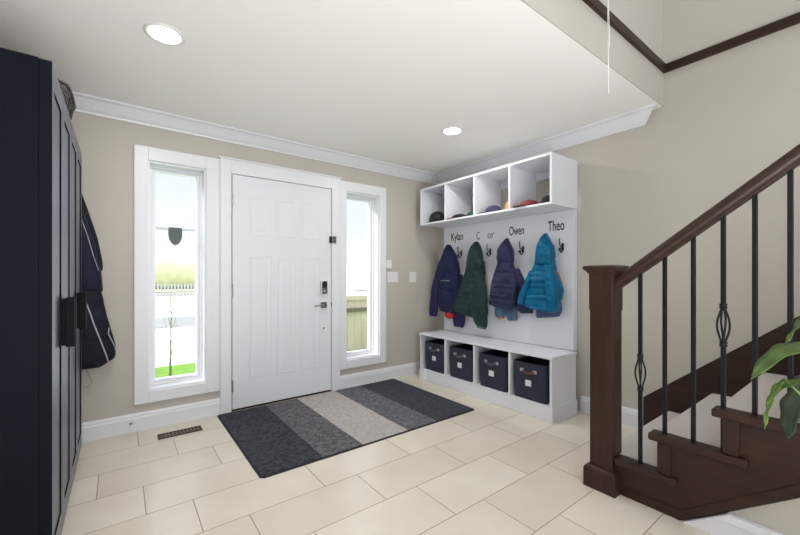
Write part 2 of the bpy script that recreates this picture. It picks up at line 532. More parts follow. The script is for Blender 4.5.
# security sticker on the glass
def shield(cx_, cz, w_, h_):
    half = [(0, 0.5), (0.25, 0.515), (0.42, 0.5), (0.49, 0.44), (0.5, 0.2), (0.49, 0.0), (0.44, -0.18), (0.3, -0.36), (0.14, -0.47), (0, -0.52)]
    p = [(cx_ + a * w_, cz + b * h_) for a, b in half]
    p += [(cx_ - a * w_, cz + b * h_) for a, b in reversed(half[1:-1])]
    return p
M['shield'] = mat('sticker_grey', (88, 98, 98), 0.6)
tag(MB().prism(shield(0.362, 1.488, 0.1, 0.145), FY + 0.1335, FY + 0.135, 'Y').build('window_sticker', M['shield']), 'grey shield shaped sticker on the left sidelight glass', 'sticker')

# switches
def plate(name, x, z, w_, h_, n, label, cat):
    r = thing(name, label, cat, (x, FY, z))
    MB().box(x - w_ / 2, x + w_ / 2, FY - 0.007, FY, z - h_ / 2, z + h_ / 2).build('cover_plate', M['white'], r, bevel=0.003)
    for i in range(n):
        xx = x + (i - (n - 1) / 2) * 0.046
        MB().box(xx - 0.017, xx + 0.017, FY - 0.011, FY - 0.006, z - 0.033, z + 0.033).build('rocker', M['trim'], r, bevel=0.002)
    return r
plate('light_switch', 2.472, 1.15, 0.15, 0.12, 2, 'double rocker light switch on the beige wall beside the right window', 'light switch')
plate('light_switch', 2.765, 1.15, 0.1, 0.12, 1, 'single light switch on the beige wall nearest the jackets', 'light switch')
r = thing('doorbell_chime', 'small white sensor box touching the right window casing, above the double switch', 'sensor', (2.405, FY, 1.3))
MB().box(2.373, 2.445, FY - 0.028, FY, 1.245, 1.345).build('chime_body', M['white'], r, bevel=0.005)
MB().box(2.39, 2.413, FY - 0.03, FY - 0.027, 1.262, 1.285).build('chime_button', M['trim'], r, bevel=0.002)

# floor register
r = thing('floor_vent', 'dark bronze slotted floor register in the tiles below the left window', 'floor vent', (0.356, 3.172, 0))
m = MB(); x0, x1, y0, y1 = 0.215, 0.497, 3.125, 3.222
m.box(x0, x1, y0, y0 + 0.014, 0, 0.006).box(x0, x1, y1 - 0.014, y1, 0, 0.006).box(x0, x0 + 0.014, y0 + 0.014, y1 - 0.014, 0, 0.006).box(x1 - 0.014, x1, y0 + 0.014, y1 - 0.014, 0, 0.006)
m.build('vent_frame', M['darkmetal'], r, bevel=0.001)
m = MB()
for i in range(11):
    xx = x0 + 0.014 + (x1 - x0 - 0.028) * (i + 0.5) / 11
    m.box(xx - 0.0045, xx + 0.0045, y0 + 0.014, y1 - 0.014, 0.0012, 0.005)
m.box(x0 + 0.014, x1 - 0.014, (y0 + y1) / 2 - 0.004, (y0 + y1) / 2 + 0.004, 0.0012, 0.0055)
m.build('vent_slats', mat('vent_bronze', (120, 106, 92), 0.5, metal=0.4), r)
MB().box(x0 + 0.014, x1 - 0.014, y0 + 0.014, y1 - 0.014, 0, 0.001).build('vent_shade_sheet', M['black'], r)  # flat black sheet standing in for the shaded depth under the slats
# door stop
r = thing('door_stop', 'small spring door stop on the baseboard below the left window', 'door stop', (0.065, FY - 0.016, 0.07))
pts = [(0.065 + 0.007 * math.cos(t * 0.9), FY - 0.02 - t * 0.0011, 0.07 + 0.007 * math.sin(t * 0.9)) for t in range(0, 60)]
MB().tube(pts, 0.0016, 6).build('spring', M['chrome'], r, smooth=True)
MB().lathe([(0.012, 0), (0.012, -0.004), (0.004, -0.006)], (0.065, FY - 0.0155, 0.07), 16, 'Y').build('mount', M['chrome'], r)
MB().lathe([(0.01, 0), (0.011, -0.01), (0.008, -0.015)], (0.065, FY - 0.083, 0.07), 16, 'Y').build('bumper', M['white'], r)

# ceiling lights
def lamp(x, y, label):
    r = thing('recessed_light', label, 'ceiling light', (x, y, CZ), group='recessed ceiling lights')
    MB().lathe([(0.092, 0.0), (0.092, -0.004), (0.084, -0.008), (0.074, -0.006), (0.072, 0.0)], (x, y, CZ), 40).build('lamp_trim', M['white'], r, smooth=True)
    MB().lathe([(0.0, -0.0065), (0.07, -0.0065), (0.072, -0.003)], (x, y, CZ), 40).build('lamp_diffuser', M['emit'], r)
    l = area('downlight', (x, y, CZ - 0.012), (0, 0, 0), 0.13, 0.13, 9, (1.0, 0.95, 0.88), 'DISK')
    l.parent = r
    l.matrix_parent_inverse = Matrix.Translation(r.location).inverted()
lamp(0.182, 2.24, 'round recessed light in the ceiling above the left window, the larger in view')
lamp(2.26, 2.25, 'round recessed light in the ceiling near the white cubbies, the smaller in view')

# ------------------------------------------------------------------ outdoors
GZ = -0.2
M['grass'] = mat('lawn_grass', (100, 145, 40), 1.0, noise_amt=0.2, nscale=6, bump=0.5, bscale=80)
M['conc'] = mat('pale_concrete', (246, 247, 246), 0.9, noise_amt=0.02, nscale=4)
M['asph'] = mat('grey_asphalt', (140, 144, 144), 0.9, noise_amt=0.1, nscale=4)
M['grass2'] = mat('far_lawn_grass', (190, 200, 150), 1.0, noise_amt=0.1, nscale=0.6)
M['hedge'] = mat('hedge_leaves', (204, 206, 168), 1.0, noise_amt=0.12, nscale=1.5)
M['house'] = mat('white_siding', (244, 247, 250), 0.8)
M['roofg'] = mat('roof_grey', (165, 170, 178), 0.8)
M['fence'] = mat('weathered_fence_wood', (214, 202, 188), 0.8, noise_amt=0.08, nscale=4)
M['fenced'] = mat('fence_dark_rail', (120, 112, 98), 0.8)
def strip(name, y0, y1, z0, z1, m, label, cat, x0=-18, x1=60):
    return struct(MB().box(x0, x1, y0, y1, z0, z1).build(name, m), label, cat)
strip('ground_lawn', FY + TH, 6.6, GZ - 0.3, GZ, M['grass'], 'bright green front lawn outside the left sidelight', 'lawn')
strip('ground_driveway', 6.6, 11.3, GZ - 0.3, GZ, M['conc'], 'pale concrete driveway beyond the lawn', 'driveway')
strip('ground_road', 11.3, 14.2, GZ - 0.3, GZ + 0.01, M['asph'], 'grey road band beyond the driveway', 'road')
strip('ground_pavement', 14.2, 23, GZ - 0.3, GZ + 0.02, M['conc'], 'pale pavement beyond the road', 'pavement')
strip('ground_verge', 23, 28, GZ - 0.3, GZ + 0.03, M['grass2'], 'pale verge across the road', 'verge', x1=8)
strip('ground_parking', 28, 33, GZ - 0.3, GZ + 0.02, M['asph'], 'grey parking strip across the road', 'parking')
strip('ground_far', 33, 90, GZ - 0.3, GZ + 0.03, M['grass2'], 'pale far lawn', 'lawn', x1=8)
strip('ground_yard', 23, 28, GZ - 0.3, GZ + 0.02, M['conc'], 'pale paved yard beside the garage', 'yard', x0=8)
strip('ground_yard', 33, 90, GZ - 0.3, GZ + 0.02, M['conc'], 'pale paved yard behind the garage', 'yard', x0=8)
# hedge far behind: lumpy mesh
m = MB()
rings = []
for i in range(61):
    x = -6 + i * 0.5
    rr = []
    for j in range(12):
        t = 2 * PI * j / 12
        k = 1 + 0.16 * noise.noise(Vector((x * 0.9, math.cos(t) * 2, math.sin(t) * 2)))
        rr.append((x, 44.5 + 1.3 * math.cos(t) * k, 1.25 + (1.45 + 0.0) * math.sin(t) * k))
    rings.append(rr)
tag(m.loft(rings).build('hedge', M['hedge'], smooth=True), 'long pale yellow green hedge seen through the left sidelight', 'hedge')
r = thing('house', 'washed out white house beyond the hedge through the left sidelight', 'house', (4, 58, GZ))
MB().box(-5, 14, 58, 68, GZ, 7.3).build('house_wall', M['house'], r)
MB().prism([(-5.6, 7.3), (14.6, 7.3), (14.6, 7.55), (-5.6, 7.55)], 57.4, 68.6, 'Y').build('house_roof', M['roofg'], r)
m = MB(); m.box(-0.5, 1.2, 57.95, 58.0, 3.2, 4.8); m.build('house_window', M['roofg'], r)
r = thing('garage', 'low white garage with grey roof beyond the fence, through the right sidelight', 'garage', (13, 26, GZ))
MB().box(10, 15.1, 26, 31, GZ, 2.15).build('garage_wall', M['house'], r)
MB().prism([(25.7, 2.15), (31.3, 2.15), (28.5, 3.0)], 9.7, 15.3, 'X').build('garage_roof', M['roofg'], r)
# picket fence across the road
pf = thing('picket_fence', 'low grey picket fence across the road, seen through the left sidelight', 'fence', (2, 30, GZ))
m = MB()
x = -3.0
while x < 8.0:
    m.box(x, x + 0.09, 30, 30.03, GZ + 0.02, 0.62); x += 0.2
m.build('pickets', mat('picket_grey', (205, 208, 208), 0.9), pf)
MB().box(-3, 8, 30.03, 30.08, 0.4, 0.48).box(-3, 8, 30.03, 30.08, 0.0, 0.08).build('fence_rail', M['asph'], pf)
# sapling on the lawn edge
sp_ = thing('sapling', 'thin bare grey sapling standing on the lawn outside the left sidelight', 'tree', (0.54, 5.86, GZ))
M['bark'] = mat('pale_bark', (150, 146, 136), 0.9)
MB().tube([(0.54, 5.86, GZ), (0.545, 5.86, 0.3), (0.55, 5.86, 0.9)], [0.016, 0.012, 0.004], 8).build('trunk', M['bark'], sp_, smooth=True)
rs = random.Random(5)
for q in range(14):
    z0_ = -0.05 + q * 0.06; an_ = rs.random() * 6.28; ln = 0.12 * (1 - q / 20)
    MB().tube([(0.543, 5.86, z0_), (0.543 + ln * 0.6 * math.cos(an_), 5.86 + ln * 0.6 * math.sin(an_), z0_ + 0.08), (0.543 + ln * math.cos(an_), 5.86 + ln * math.sin(an_), z0_ + 0.24)], [0.005, 0.004, 0.002], 5).build('branch', M['bark'], sp_, smooth=True)
# fence
fr_ = thing('wooden_fence', 'pale weathered board fence with dark rail seen through the right sidelight', 'fence', (4, 6, GZ))
m = MB()
x = 2.6
while x < 6.0:
    m.box(x, x + 0.138, 5.98, 6.0, GZ, 0.72)
    x += 0.145
m.build('fence_boards', M['fence'], fr_)
MB().box(2.58, 6.02, 5.94, 6.02, 0.72, 0.80).build('fence_cap', M['fence'], fr_)
MB().box(2.6, 6.0, 5.94, 5.98, 0.5, 0.57).build('fence_rail', M['fenced'], fr_)
for xx in (2.6, 4.25, 5.9):
    MB().box(xx, xx + 0.09, 5.89, 5.98, GZ, 0.72).build('fence_post', M['fence'], fr_)

# ------------------------------------------------------------------ wardrobes (two units side by side)
def wardrobe(y0, label):
    X0, X1, W_, H_ = -0.8, -0.236, 0.655, 1.957
    r = thing('wardrobe', label, 'wardrobe', ((X0 + X1) / 2, y0 + W_ / 2, 0))
    t = 0.018; y1 = y0 + W_
    MB().box(X0, X1, y0, y0 + t, 0, H_).build('side_panel', M['navy'], r, bevel=0.0015)
    MB().box(X0, X1, y1 - t, y1, 0, H_).build('side_panel', M['navy'], r, bevel=0.0015)
    MB().box(X0, X1, y0 + t, y1 - t, H_ - 0.02, H_).build('top_panel', M['navy'], r, bevel=0.001)
    MB().box(X0, X0 + 0.006, y0 + t, y1 - t, 0.06, H_ - 0.02).build('back_panel', M['navy'], r)
    MB().box(X0 + 0.006, X1, y0 + t, y1 - t, 0.06, 0.08).build('bottom_panel', M['navy'], r)
    MB().box(X1 - 0.04, X1 - 0.02, y0 + t, y1 - t, 0.0, 0.06).build('plinth', M['navy'], r)
    ymid = (y0 + y1) / 2
    for (a, b, s) in ((y0 + 0.002, ymid - 0.0015, 1), (ymid + 0.0015, y1 - 0.002, -1)):
        fw = 0.055; z0, z1 = 0.065, H_ - 0.003
        m = MB(); xa, xb = X1 + 0.001, X1 + 0.036
        m.box(xa, xb, a, a + fw, z0, z1).box(xa, xb, b - fw, b, z0, z1)
        m.box(xa, xb, a + fw, b - fw, z1 - 0.09, z1).box(xa, xb, a + fw, b - fw, z0, z0 + 0.09)
        d = m.build('door', M['navyd'], r)
        d.data.materials.append(M['navy'])
        for p in d.data.polygons:
            if p.normal.x < 0.5: p.material_index = 1
        MB().box(xa, xb - 0.005, a + fw, b - fw, z0 + 0.09, z1 - 0.09).build('door_inset', M['navyd'], d)
        hy = (b - 0.03) if s == 1 else (a + 0.03)
        MB().box(xb, xb + 0.012, hy - 0.009, hy + 0.009, 0.862, 1.063).box(xb + 0.012, xb + 0.042, hy - 0.012, hy + 0.012, 0.855, 1.07).build('handle', M['blackh'], d, bevel=0.002)
    return r
wardrobe(1.86, 'tall dark navy two door wardrobe nearest the camera at the left edge')
wardrobe(2.52, 'tall dark navy two door wardrobe farther back, beside the hanging coat')

# basket on the wardrobe
M['wicker'] = mat('dark_wicker', (52, 48, 46), 0.7)
M['lining'] = mat('grey_basket_lining', (128, 122, 116), 0.9)
r = thing('wicker_basket', 'dark woven basket with open lattice on top of the wardrobes', 'basket', (-0.37, 2.545, 1.957))
def rr(cx_, cy_, hx, hy, z, n=44, e=5.0):
    out = []
    for j in range(n):
        t = 2 * PI * j / n
        c, s_ = math.cos(t), math.sin(t)
        out.append((cx_ + hx * math.copysign(abs(c) ** (2 / e), c), cy_ + hy * math.copysign(abs(s_) ** (2 / e), s_), z))
    return out
bx_, by_ = -0.385, 2.555
outer = [rr(bx_, by_, 0.165 + 0.02 * k / 6, 0.2 + 0.02 * k / 6, 1.96 + 0.12 * k / 6) for k in range(7)]
m = MB()
for ring in outer:
    m.tube(ring + [ring[0]], 0.0045, 6)
for j in range(44):
    m.tube([ring[j] for ring in outer], 0.0035, 5)
m.build('lattice', M['wicker'], r, smooth=True)
ring = rr(bx_, by_, 0.186, 0.221, 2.085)
MB().tube(ring + [ring[0]], 0.009, 8).build('rim', M['wicker'], r, smooth=True)
MB().loft([rr(bx_, by_, 0.155, 0.19, 1.962), rr(bx_, by_, 0.174, 0.209, 2.078), rr(bx_, by_, 0.165, 0.2, 2.078), rr(bx_, by_, 0.15, 0.185, 1.97)]).build('lining', M['lining'], r, smooth=True)

# ------------------------------------------------------------------ garments
def fabric(name, rgb, rough=0.6, bump=0.6, bscale=30, sheen=0.3):
    return mat(name, rgb, rough, noise_amt=0.12, nscale=14, bump=bump, bscale=bscale, sheen=sheen * 0.15, spec=0.2)
def interp(rows, N):
    n = len(rows); out = []
    L_ = [0]
    for i in range(1, n):
        a, b = rows[i - 1], rows[i]
        L_.append(L_[-1] + math.hypot((a[0] + a[2] - b[0] - b[2]) / 2, (a[1] + a[3] - b[1] - b[3]) / 2) + 1e-4)
    T = L_[-1]
    for k in range(N):
        s = T * k / (N - 1)
        i = 0
        while i < n - 2 and L_[i + 1] < s: i += 1
        u = (s - L_[i]) / (L_[i + 1] - L_[i])
        p0 = rows[max(i - 1, 0)]; p1 = rows[i]; p2 = rows[i + 1]; p3 = rows[min(i + 2, n - 1)]
        q = []
        for c in range(5):
            m1 = (p2[c] - p0[c]) / 2; m2 = (p3[c] - p1[c]) / 2
            # damped Catmull-Rom
            h00 = 2 * u ** 3 - 3 * u ** 2 + 1; h10 = u ** 3 - 2 * u ** 2 + u
            h01 = -2 * u ** 3 + 3 * u ** 2; h11 = u ** 3 - u ** 2
            q.append(h00 * p1[c] + h10 * m1 * 0.7 + h01 * p2[c] + h11 * m2 * 0.7)
        out.append((q, s / T))
    return out
def puff(name, m, parent, rows, mid=3.0, axis='X', ribs=0, amp=0.12, wr=0.012, seed=0, N=64, n=44, limit=3.094, folds=0, off=0.0):
    # rows: (left lateral, left z, right lateral, right z, half depth)
    rings = []
    for (q, s) in interp(rows, N):
        yl, zl, yr, zr, d = q
        f = 1.0
        if ribs:
            f = 1 - amp * (1 - abs(math.sin(PI * ribs * s)) ** 0.55)
        end = min(1.0, math.sqrt(max(0.0, min(s, 1 - s)) / 0.035 + 0.05))
        c = (yl + yr) / 2; hw = abs(yl - yr) / 2 * (0.97 + 0.03 * f) * (0.86 + 0.14 * end)
        sg = -1 if axis == 'X' else 1
        ring = []
        for j in range(n):
            t = 2 * PI * j / n
            cs, sn = math.cos(t), math.sin(t)
            e = 0.8
            a = math.copysign(abs(cs) ** e, cs)
            b = math.copysign(abs(sn) ** e, sn)
            lat = c + hw * a * (1 if yr > yl else -1)
            z = zl + (zr - zl) * (a + 1) / 2
            dd = d * f * end
            pr = b * dd if b > 0 else b * dd * 0.75
            if folds and b > 0:
                pr *= 1 - 0.16 * (0.5 + 0.5 * math.cos(folds * 2 * PI * (a + 1) / 2 + seed)) * s
            nz = noise.noise(Vector((lat * 9 + seed * 7.3, z * 7 + seed, b * 1.5))) + 0.5 * noise.noise(Vector((lat * 22 + seed, z * 18, b * 2 + seed)))
            pr += wr * nz
            lat += wr * 0.35 * nz * a
            if axis == 'X':
                x = mid - off - pr
                x = min(x, limit)
                ring.append((x, lat, z))
            else:
                y = mid - off - pr
                y = min(y, limit)
                ring.append((lat, y, z))
        rings.append(ring)
    return MB().loft(rings).build(name, m, parent, smooth=True)

def zipper(name, m, parent, pts, r=0.004):
    return MB().tube(pts, r, 6).build(name, m, parent, smooth=True)

F_navy = fabric('navy_shell_fabric', (24, 33, 66))
F_navy2 = fabric('navy_sleeve_fabric', (38, 38, 82))
F_red = fabric('red_lining_fabric', (190, 40, 44))
F_green = fabric('dark_green_shell_fabric', (31, 53, 52))
F_green2 = fabric('green_cuff_fabric', (70, 120, 100))
F_purple = fabric('purple_navy_quilt', (42, 45, 78), 0.5)
F_teal = fabric('teal_quilt', (3, 98, 138), 0.4, bump=0.7, bscale=24, sheen=0.1)
F_denim = fabric('grey_blue_fleece', (84, 104, 132), 0.9)
F_blue = fabric('light_blue_fleece', (76, 108, 142), 0.9)
F_orange = fabric('orange_lining', (206, 120, 62))
M['reflect'] = mat('silver_piping', (176, 180, 192), 0.4)

# jacket 1 (navy, red lining)
J = thing('jacket', 'navy hooded jacket with red lining showing, hanging under the name Kylan', 'jacket', (3.05, 3.05, 0.57))
puff('jacket_body', F_navy, J, [(3.134, 1.365, 2.915, 1.347, 0.04), (3.176, 1.272, 2.904, 1.257, 0.055), (3.188, 1.104, 2.882, 1.097, 0.065), (3.194, 0.913, 2.898, 0.917, 0.07), (3.158, 0.779, 2.932, 0.775, 0.065), (3.104, 0.747, 2.943, 0.733, 0.05)], seed=1, wr=0.032, folds=2.5, ribs=5, amp=0.06)
puff('hood', F_navy, J, [(3.045, 1.523, 3.017, 1.52, 0.02), (3.08, 1.477, 2.974, 1.467, 0.05), (3.116, 1.396, 2.923, 1.378, 0.07), (3.14, 1.292, 2.909, 1.277, 0.07), (3.16, 1.188, 2.9, 1.177, 0.045)], seed=2, wr=0.02, off=0.012, folds=2)
puff('sleeve', F_navy2, J, [(3.164, 1.356, 3.092, 1.343, 0.03), (3.207, 1.23, 3.11, 1.219, 0.045), (3.256, 1.103, 3.146, 1.094, 0.05), (3.304, 0.908, 3.182, 0.903, 0.05), (3.335, 0.683, 3.225, 0.683, 0.04)], seed=3, off=0.02, wr=0.014)
puff('sleeve', F_navy2, J, [(2.96, 1.187, 2.882, 1.177, 0.03), (2.96, 1.025, 2.866, 1.018, 0.045), (2.993, 0.821, 2.849, 0.82, 0.05), (3.011, 0.677, 2.849, 0.682, 0.045), (2.999, 0.586, 2.866, 0.585, 0.035)], seed=4, off=0.0, wr=0.01, mid=3.05)
puff('red_lining', F_red, J, [(3.11, 0.80, 2.96, 0.80, 0.03), (3.092, 0.70, 2.96, 0.71, 0.03), (3.051, 0.672, 2.982, 0.684, 0.015)], seed=5)
zipper('chest_seam', M['reflect'], J, [(2.918, 3.09, 1.106), (2.912, 3.04, 1.112), (2.916, 2.98, 1.112), (2.925, 2.95, 1.108)], 0.003)
# jacket 2 (dark green)
J = thing('jacket', 'dark green quilted hooded jacket, second from the left in the row', 'jacket', (3.05, 2.67, 0.62))
puff('jacket_body', F_green, J, [(2.738, 1.338, 2.526, 1.321, 0.04), (2.77, 1.219, 2.521, 1.198, 0.06), (2.823, 1.099, 2.517, 1.084, 0.07), (2.89, 0.976, 2.529, 0.952, 0.075), (2.952, 0.851, 2.577, 0.816, 0.075), (2.969, 0.792, 2.615, 0.736, 0.07), (2.935, 0.765, 2.627, 0.711, 0.05)], ribs=10, amp=0.12, seed=6, wr=0.03, folds=2)
puff('hood', F_green, J, [(2.636, 1.526, 2.609, 1.524, 0.02), (2.67, 1.482, 2.58, 1.47, 0.05), (2.704, 1.415, 2.55, 1.398, 0.07), (2.733, 1.318, 2.531, 1.302, 0.07), (2.748, 1.219, 2.536, 1.207, 0.045)], seed=7, off=0.012, folds=2, wr=0.02)
puff('collar_flap', F_green, J, [(2.56, 1.345, 2.535, 1.34, 0.02), (2.57, 1.3, 2.505, 1.28, 0.03), (2.57, 1.25, 2.515, 1.24, 0.02)], seed=8, off=0.05, N=24)
puff('sleeve', F_green, J, [(2.615, 1.121, 2.494, 1.123, 0.04), (2.65, 1.005, 2.465, 1.011, 0.05), (2.655, 0.849, 2.455, 0.862, 0.055), (2.635, 0.715, 2.456, 0.723, 0.05), (2.595, 0.651, 2.465, 0.635, 0.04)], ribs=6, amp=0.12, seed=9, off=0.035)
puff('cuff', F_green2, J, [(2.59, 0.662, 2.475, 0.648, 0.035), (2.58, 0.63, 2.48, 0.618, 0.03)], seed=10, off=0.03, N=16)
MB().lathe([(0, -0.012), (0.009, -0.01), (0.009, 0)], (2.912, 2.725, 1.21), 12, 'X').build('snap_button', M['reflect'], J, smooth=True)
# jacket 3 (purple navy)
J = thing('jacket', 'purplish navy puffer jacket with pointed hood, hanging under the name Owen', 'jacket', (3.05, 2.25, 0.83))
puff('jacket_body', F_purple, J, [(2.337, 1.304, 2.176, 1.29, 0.05), (2.38, 1.2, 2.141, 1.189, 0.06), (2.424, 1.076, 2.102, 1.065, 0.075), (2.446, 0.968, 2.125, 0.948, 0.08), (2.453, 0.888, 2.156, 0.86, 0.075), (2.402, 0.857, 2.212, 0.829, 0.05)], ribs=9, amp=0.1, seed=11, wr=0.028, folds=1.5)
puff('hood', F_purple, J, [(2.243, 1.53, 2.222, 1.528, 0.02), (2.282, 1.488, 2.192, 1.476, 0.05), (2.324, 1.425, 2.172, 1.408, 0.072), (2.337, 1.339, 2.172, 1.324, 0.075), (2.337, 1.26, 2.172, 1.252, 0.045)], seed=12, off=0.012, wr=0.016, folds=1.5)
puff('sleeve', F_purple, J, [(2.212, 1.235, 2.139, 1.234, 0.03), (2.196, 1.08, 2.068, 1.082, 0.05), (2.176, 0.946, 2.038, 0.969, 0.055), (2.141, 0.847, 1.997, 0.866, 0.05), (2.11, 0.807, 1.99, 0.816, 0.04)], ribs=8, amp=0.11, seed=13, off=0.0, mid=3.045)
# fleece under jacket 3
J = thing('fleece_jacket', 'grey blue garment peeking out below the purplish navy jacket', 'jacket', (3.07, 2.24, 0.72))
puff('jacket_body', F_denim, J, [(2.42, 1.0, 2.19, 1.0, 0.02), (2.43, 0.93, 2.16, 0.93, 0.025), (2.34, 0.83, 2.16, 0.835, 0.03), (2.277, 0.755, 2.165, 0.766, 0.03), (2.264, 0.723, 2.169, 0.732, 0.025)], mid=3.055, seed=14, wr=0.01, folds=3)
puff('sleeve', F_blue, J, [(2.405, 0.94, 2.299, 0.95, 0.03), (2.41, 0.8, 2.299, 0.81, 0.035), (2.401, 0.745, 2.304, 0.754, 0.03)], mid=3.04, seed=15, N=36)
puff('cuff', F_orange, J, [(2.37, 0.752, 2.306, 0.757, 0.026), (2.37, 0.733, 2.306, 0.74, 0.022)], mid=3.04, seed=16, N=12)
# jacket 4 (teal)
J = thing('jacket', 'bright teal puffer jacket with pointed hood, hanging under the name Theo', 'jacket', (3.05, 1.84, 0.84))
puff('jacket_body', F_teal, J, [(1.92, 1.315, 1.747, 1.301, 0.055), (1.961, 1.2, 1.717, 1.19, 0.075), (2.007, 1.082, 1.694, 1.072, 0.085), (2.05, 0.979, 1.684, 0.963, 0.088), (2.026, 0.887, 1.747, 0.857, 0.08), (1.98, 0.875, 1.754, 0.844, 0.05)], ribs=9, amp=0.12, seed=17, wr=0.036, folds=2)
puff('hood', F_teal, J, [(1.833, 1.538, 1.817, 1.536, 0.02), (1.864, 1.496, 1.785, 1.486, 0.05), (1.895, 1.429, 1.758, 1.413, 0.078), (1.909, 1.348, 1.752, 1.333, 0.08), (1.928, 1.266, 1.747, 1.254, 0.05)], seed=18, off=0.012, ribs=4, amp=0.07, wr=0.02, folds=1.5)
puff('sleeve', F_teal, J, [(1.954, 1.216, 1.917, 1.216, 0.03), (2.007, 1.099, 1.954, 1.083, 0.045), (2.063, 0.978, 1.995, 0.964, 0.05), (2.079, 0.909, 2.015, 0.896, 0.04)], ribs=5, amp=0.15, seed=19, off=0.045)
puff('sleeve', F_teal, J, [(1.808, 1.263, 1.737, 1.253, 0.04), (1.795, 1.134, 1.701, 1.127, 0.05), (1.782, 0.99, 1.681, 0.987, 0.055), (1.778, 0.879, 1.691, 0.885, 0.05), (1.768, 0.84, 1.71, 0.852, 0.03)], ribs=6, amp=0.1, seed=20, off=0.055)
puff('lining_edge', F_orange, J, [(1.755, 1.2, 1.735, 1.199, 0.012), (1.745, 1.12, 1.714, 1.12, 0.012), (1.73, 1.05, 1.705, 1.051, 0.012)], mid=3.045, seed=21, N=30)
J = thing('fleece_jacket', 'slate blue garment peeking out below the teal jacket', 'jacket', (3.07, 1.8, 0.78))
puff('jacket_body', fabric('slate_blue_knit', (84, 98, 134), 0.9), J, [(1.959, 1.0, 1.755, 1.0, 0.02), (1.959, 0.93, 1.724, 0.94, 0.026), (1.963, 0.852, 1.716, 0.87, 0.03), (1.959, 0.777, 1.739, 0.806, 0.028)], mid=3.06, seed=22, folds=4, wr=0.008)

# coat by the wardrobe
J = thing('coat', 'dark navy hooded coat hanging beside the far wardrobe', 'coat', (-0.2, 3.33, 1.05))
puff('coat_body', fabric('dark_navy_coat', (26, 32, 52)), J, [(-0.3, 1.732, -0.232, 1.744, 0.03), (-0.318, 1.618, -0.205, 1.633, 0.05), (-0.327, 1.494, -0.17, 1.509, 0.055), (-0.327, 1.358, -0.135, 1.368, 0.055), (-0.327, 1.222, -0.11, 1.225, 0.055), (-0.327, 1.098, -0.096, 1.069, 0.05), (-0.327, 1.055, -0.106, 1.049, 0.03)], mid=3.33, axis='Y', limit=3.405, seed=23, wr=0.008)
puff('sleeve', fabric('near_black_shell', (20, 22, 34)), J, [(-0.25, 1.74, -0.215, 1.744, 0.02), (-0.225, 1.6, -0.175, 1.61, 0.03), (-0.18, 1.42, -0.125, 1.42, 0.035), (-0.14, 1.25, -0.098, 1.25, 0.035), (-0.12, 1.2, -0.1, 1.2, 0.02)], mid=3.35, axis='Y', limit=3.405, seed=24, wr=0.006)
zipper('seam_piping', M['reflect'], J, [(-0.23, 3.283, 1.62), (-0.18, 3.276, 1.45), (-0.145, 3.276, 1.3), (-0.118, 3.278, 1.2)], 0.0025)
J = thing('snow_pants', 'black snow trousers with silver piping hanging below the navy coat', 'trousers', (-0.2, 3.3, 0.52))
puff('pants_body', fabric('black_snow_fabric', (24, 26, 40)), J, [(-0.309, 1.166, -0.137, 1.166, 0.03), (-0.342, 1.049, -0.104, 1.042, 0.04), (-0.347, 0.917, -0.077, 0.9, 0.05), (-0.347, 0.784, -0.046, 0.756, 0.055), (-0.342, 0.71, -0.027, 0.675, 0.055), (-0.331, 0.628, -0.029, 0.588, 0.05), (-0.325, 0.583, -0.065, 0.556, 0.045), (-0.32, 0.531, -0.113, 0.522, 0.03)], mid=3.33, axis='Y', limit=3.405, seed=25, wr=0.008)
zipper('silver_piping', M['reflect'], J, [(-0.183, 3.28, 0.978), (-0.16, 3.275, 0.9), (-0.143, 3.272, 0.832), (-0.109, 3.272, 0.722), (-0.085, 3.272, 0.64), (-0.064, 3.275, 0.563)], 0.0045)
zipper('cuff_piping', M['reflect'], J, [(-0.062, 3.3, 0.8), (-0.066, 3.285, 0.76), (-0.05, 3.28, 0.72), (-0.034, 3.285, 0.68), (-0.026, 3.3, 0.64)], 0.0035)
zipper('drawcord', mat('thin_grey_cord', (110, 104, 98), 0.7), J, [(-0.19, 3.32, 0.53), (-0.17, 3.32, 0.48), (-0.155, 3.32, 0.43), (-0.18, 3.32, 0.4), (-0.215, 3.32, 0.41), (-0.225, 3.32, 0.44)], 0.0015)

# ------------------------------------------------------------------ bench, panel, cubbies
YA, YB, BX, PX = 1.61, 3.225, 2.725, 3.098
r = thing('storage_bench', 'long white bench with four open bays along the right wall', 'bench', ((BX + PX) / 2, (YA + YB) / 2, 0))
MB().box(BX - 0.008, PX, YA - 0.006, YB + 0.006, 0.497, 0.517).build('seat_board', M['unit'], r, bevel=0.002)
ds = [1.62, 2.013, 2.42, 2.82, 3.215]
for y in ds:
    w_ = 0.01 if 1.7 < y < 3.1 else 0.01
    MB().box(BX, PX - 0.02, y - w_, y + w_, 0.12, 0.497).build('divider', M['unit'], r, bevel=0.001)
MB().box(BX, PX - 0.02, YA, YB, 0.1, 0.12).build('bottom_board', M['unit'], r)
MB().box(PX - 0.02, PX, YA, YB, 0.0, 0.497).build('back_board', M['unit'], r)
MB().box(BX - 0.012, PX, YA - 0.012, YA, 0, 0.115).box(BX - 0.012, BX, YA, YB + 0.006, 0, 0.1).box(BX, PX, YB, YB + 0.006, 0, 0.1).build('plinth', M['unit'], r, bevel=0.003)

MB_ = MB().box(3.1, SX - 0.002, 1.634, YB, 0.518, 1.735)
m = MB_
for y in (2.02, 2.42, 2.82):
    pass
r = m.build('back_panel', M['unit'], bevel=0.002)
tag(r, 'tall flat white wall panel behind the hanging jackets', 'wall panel')

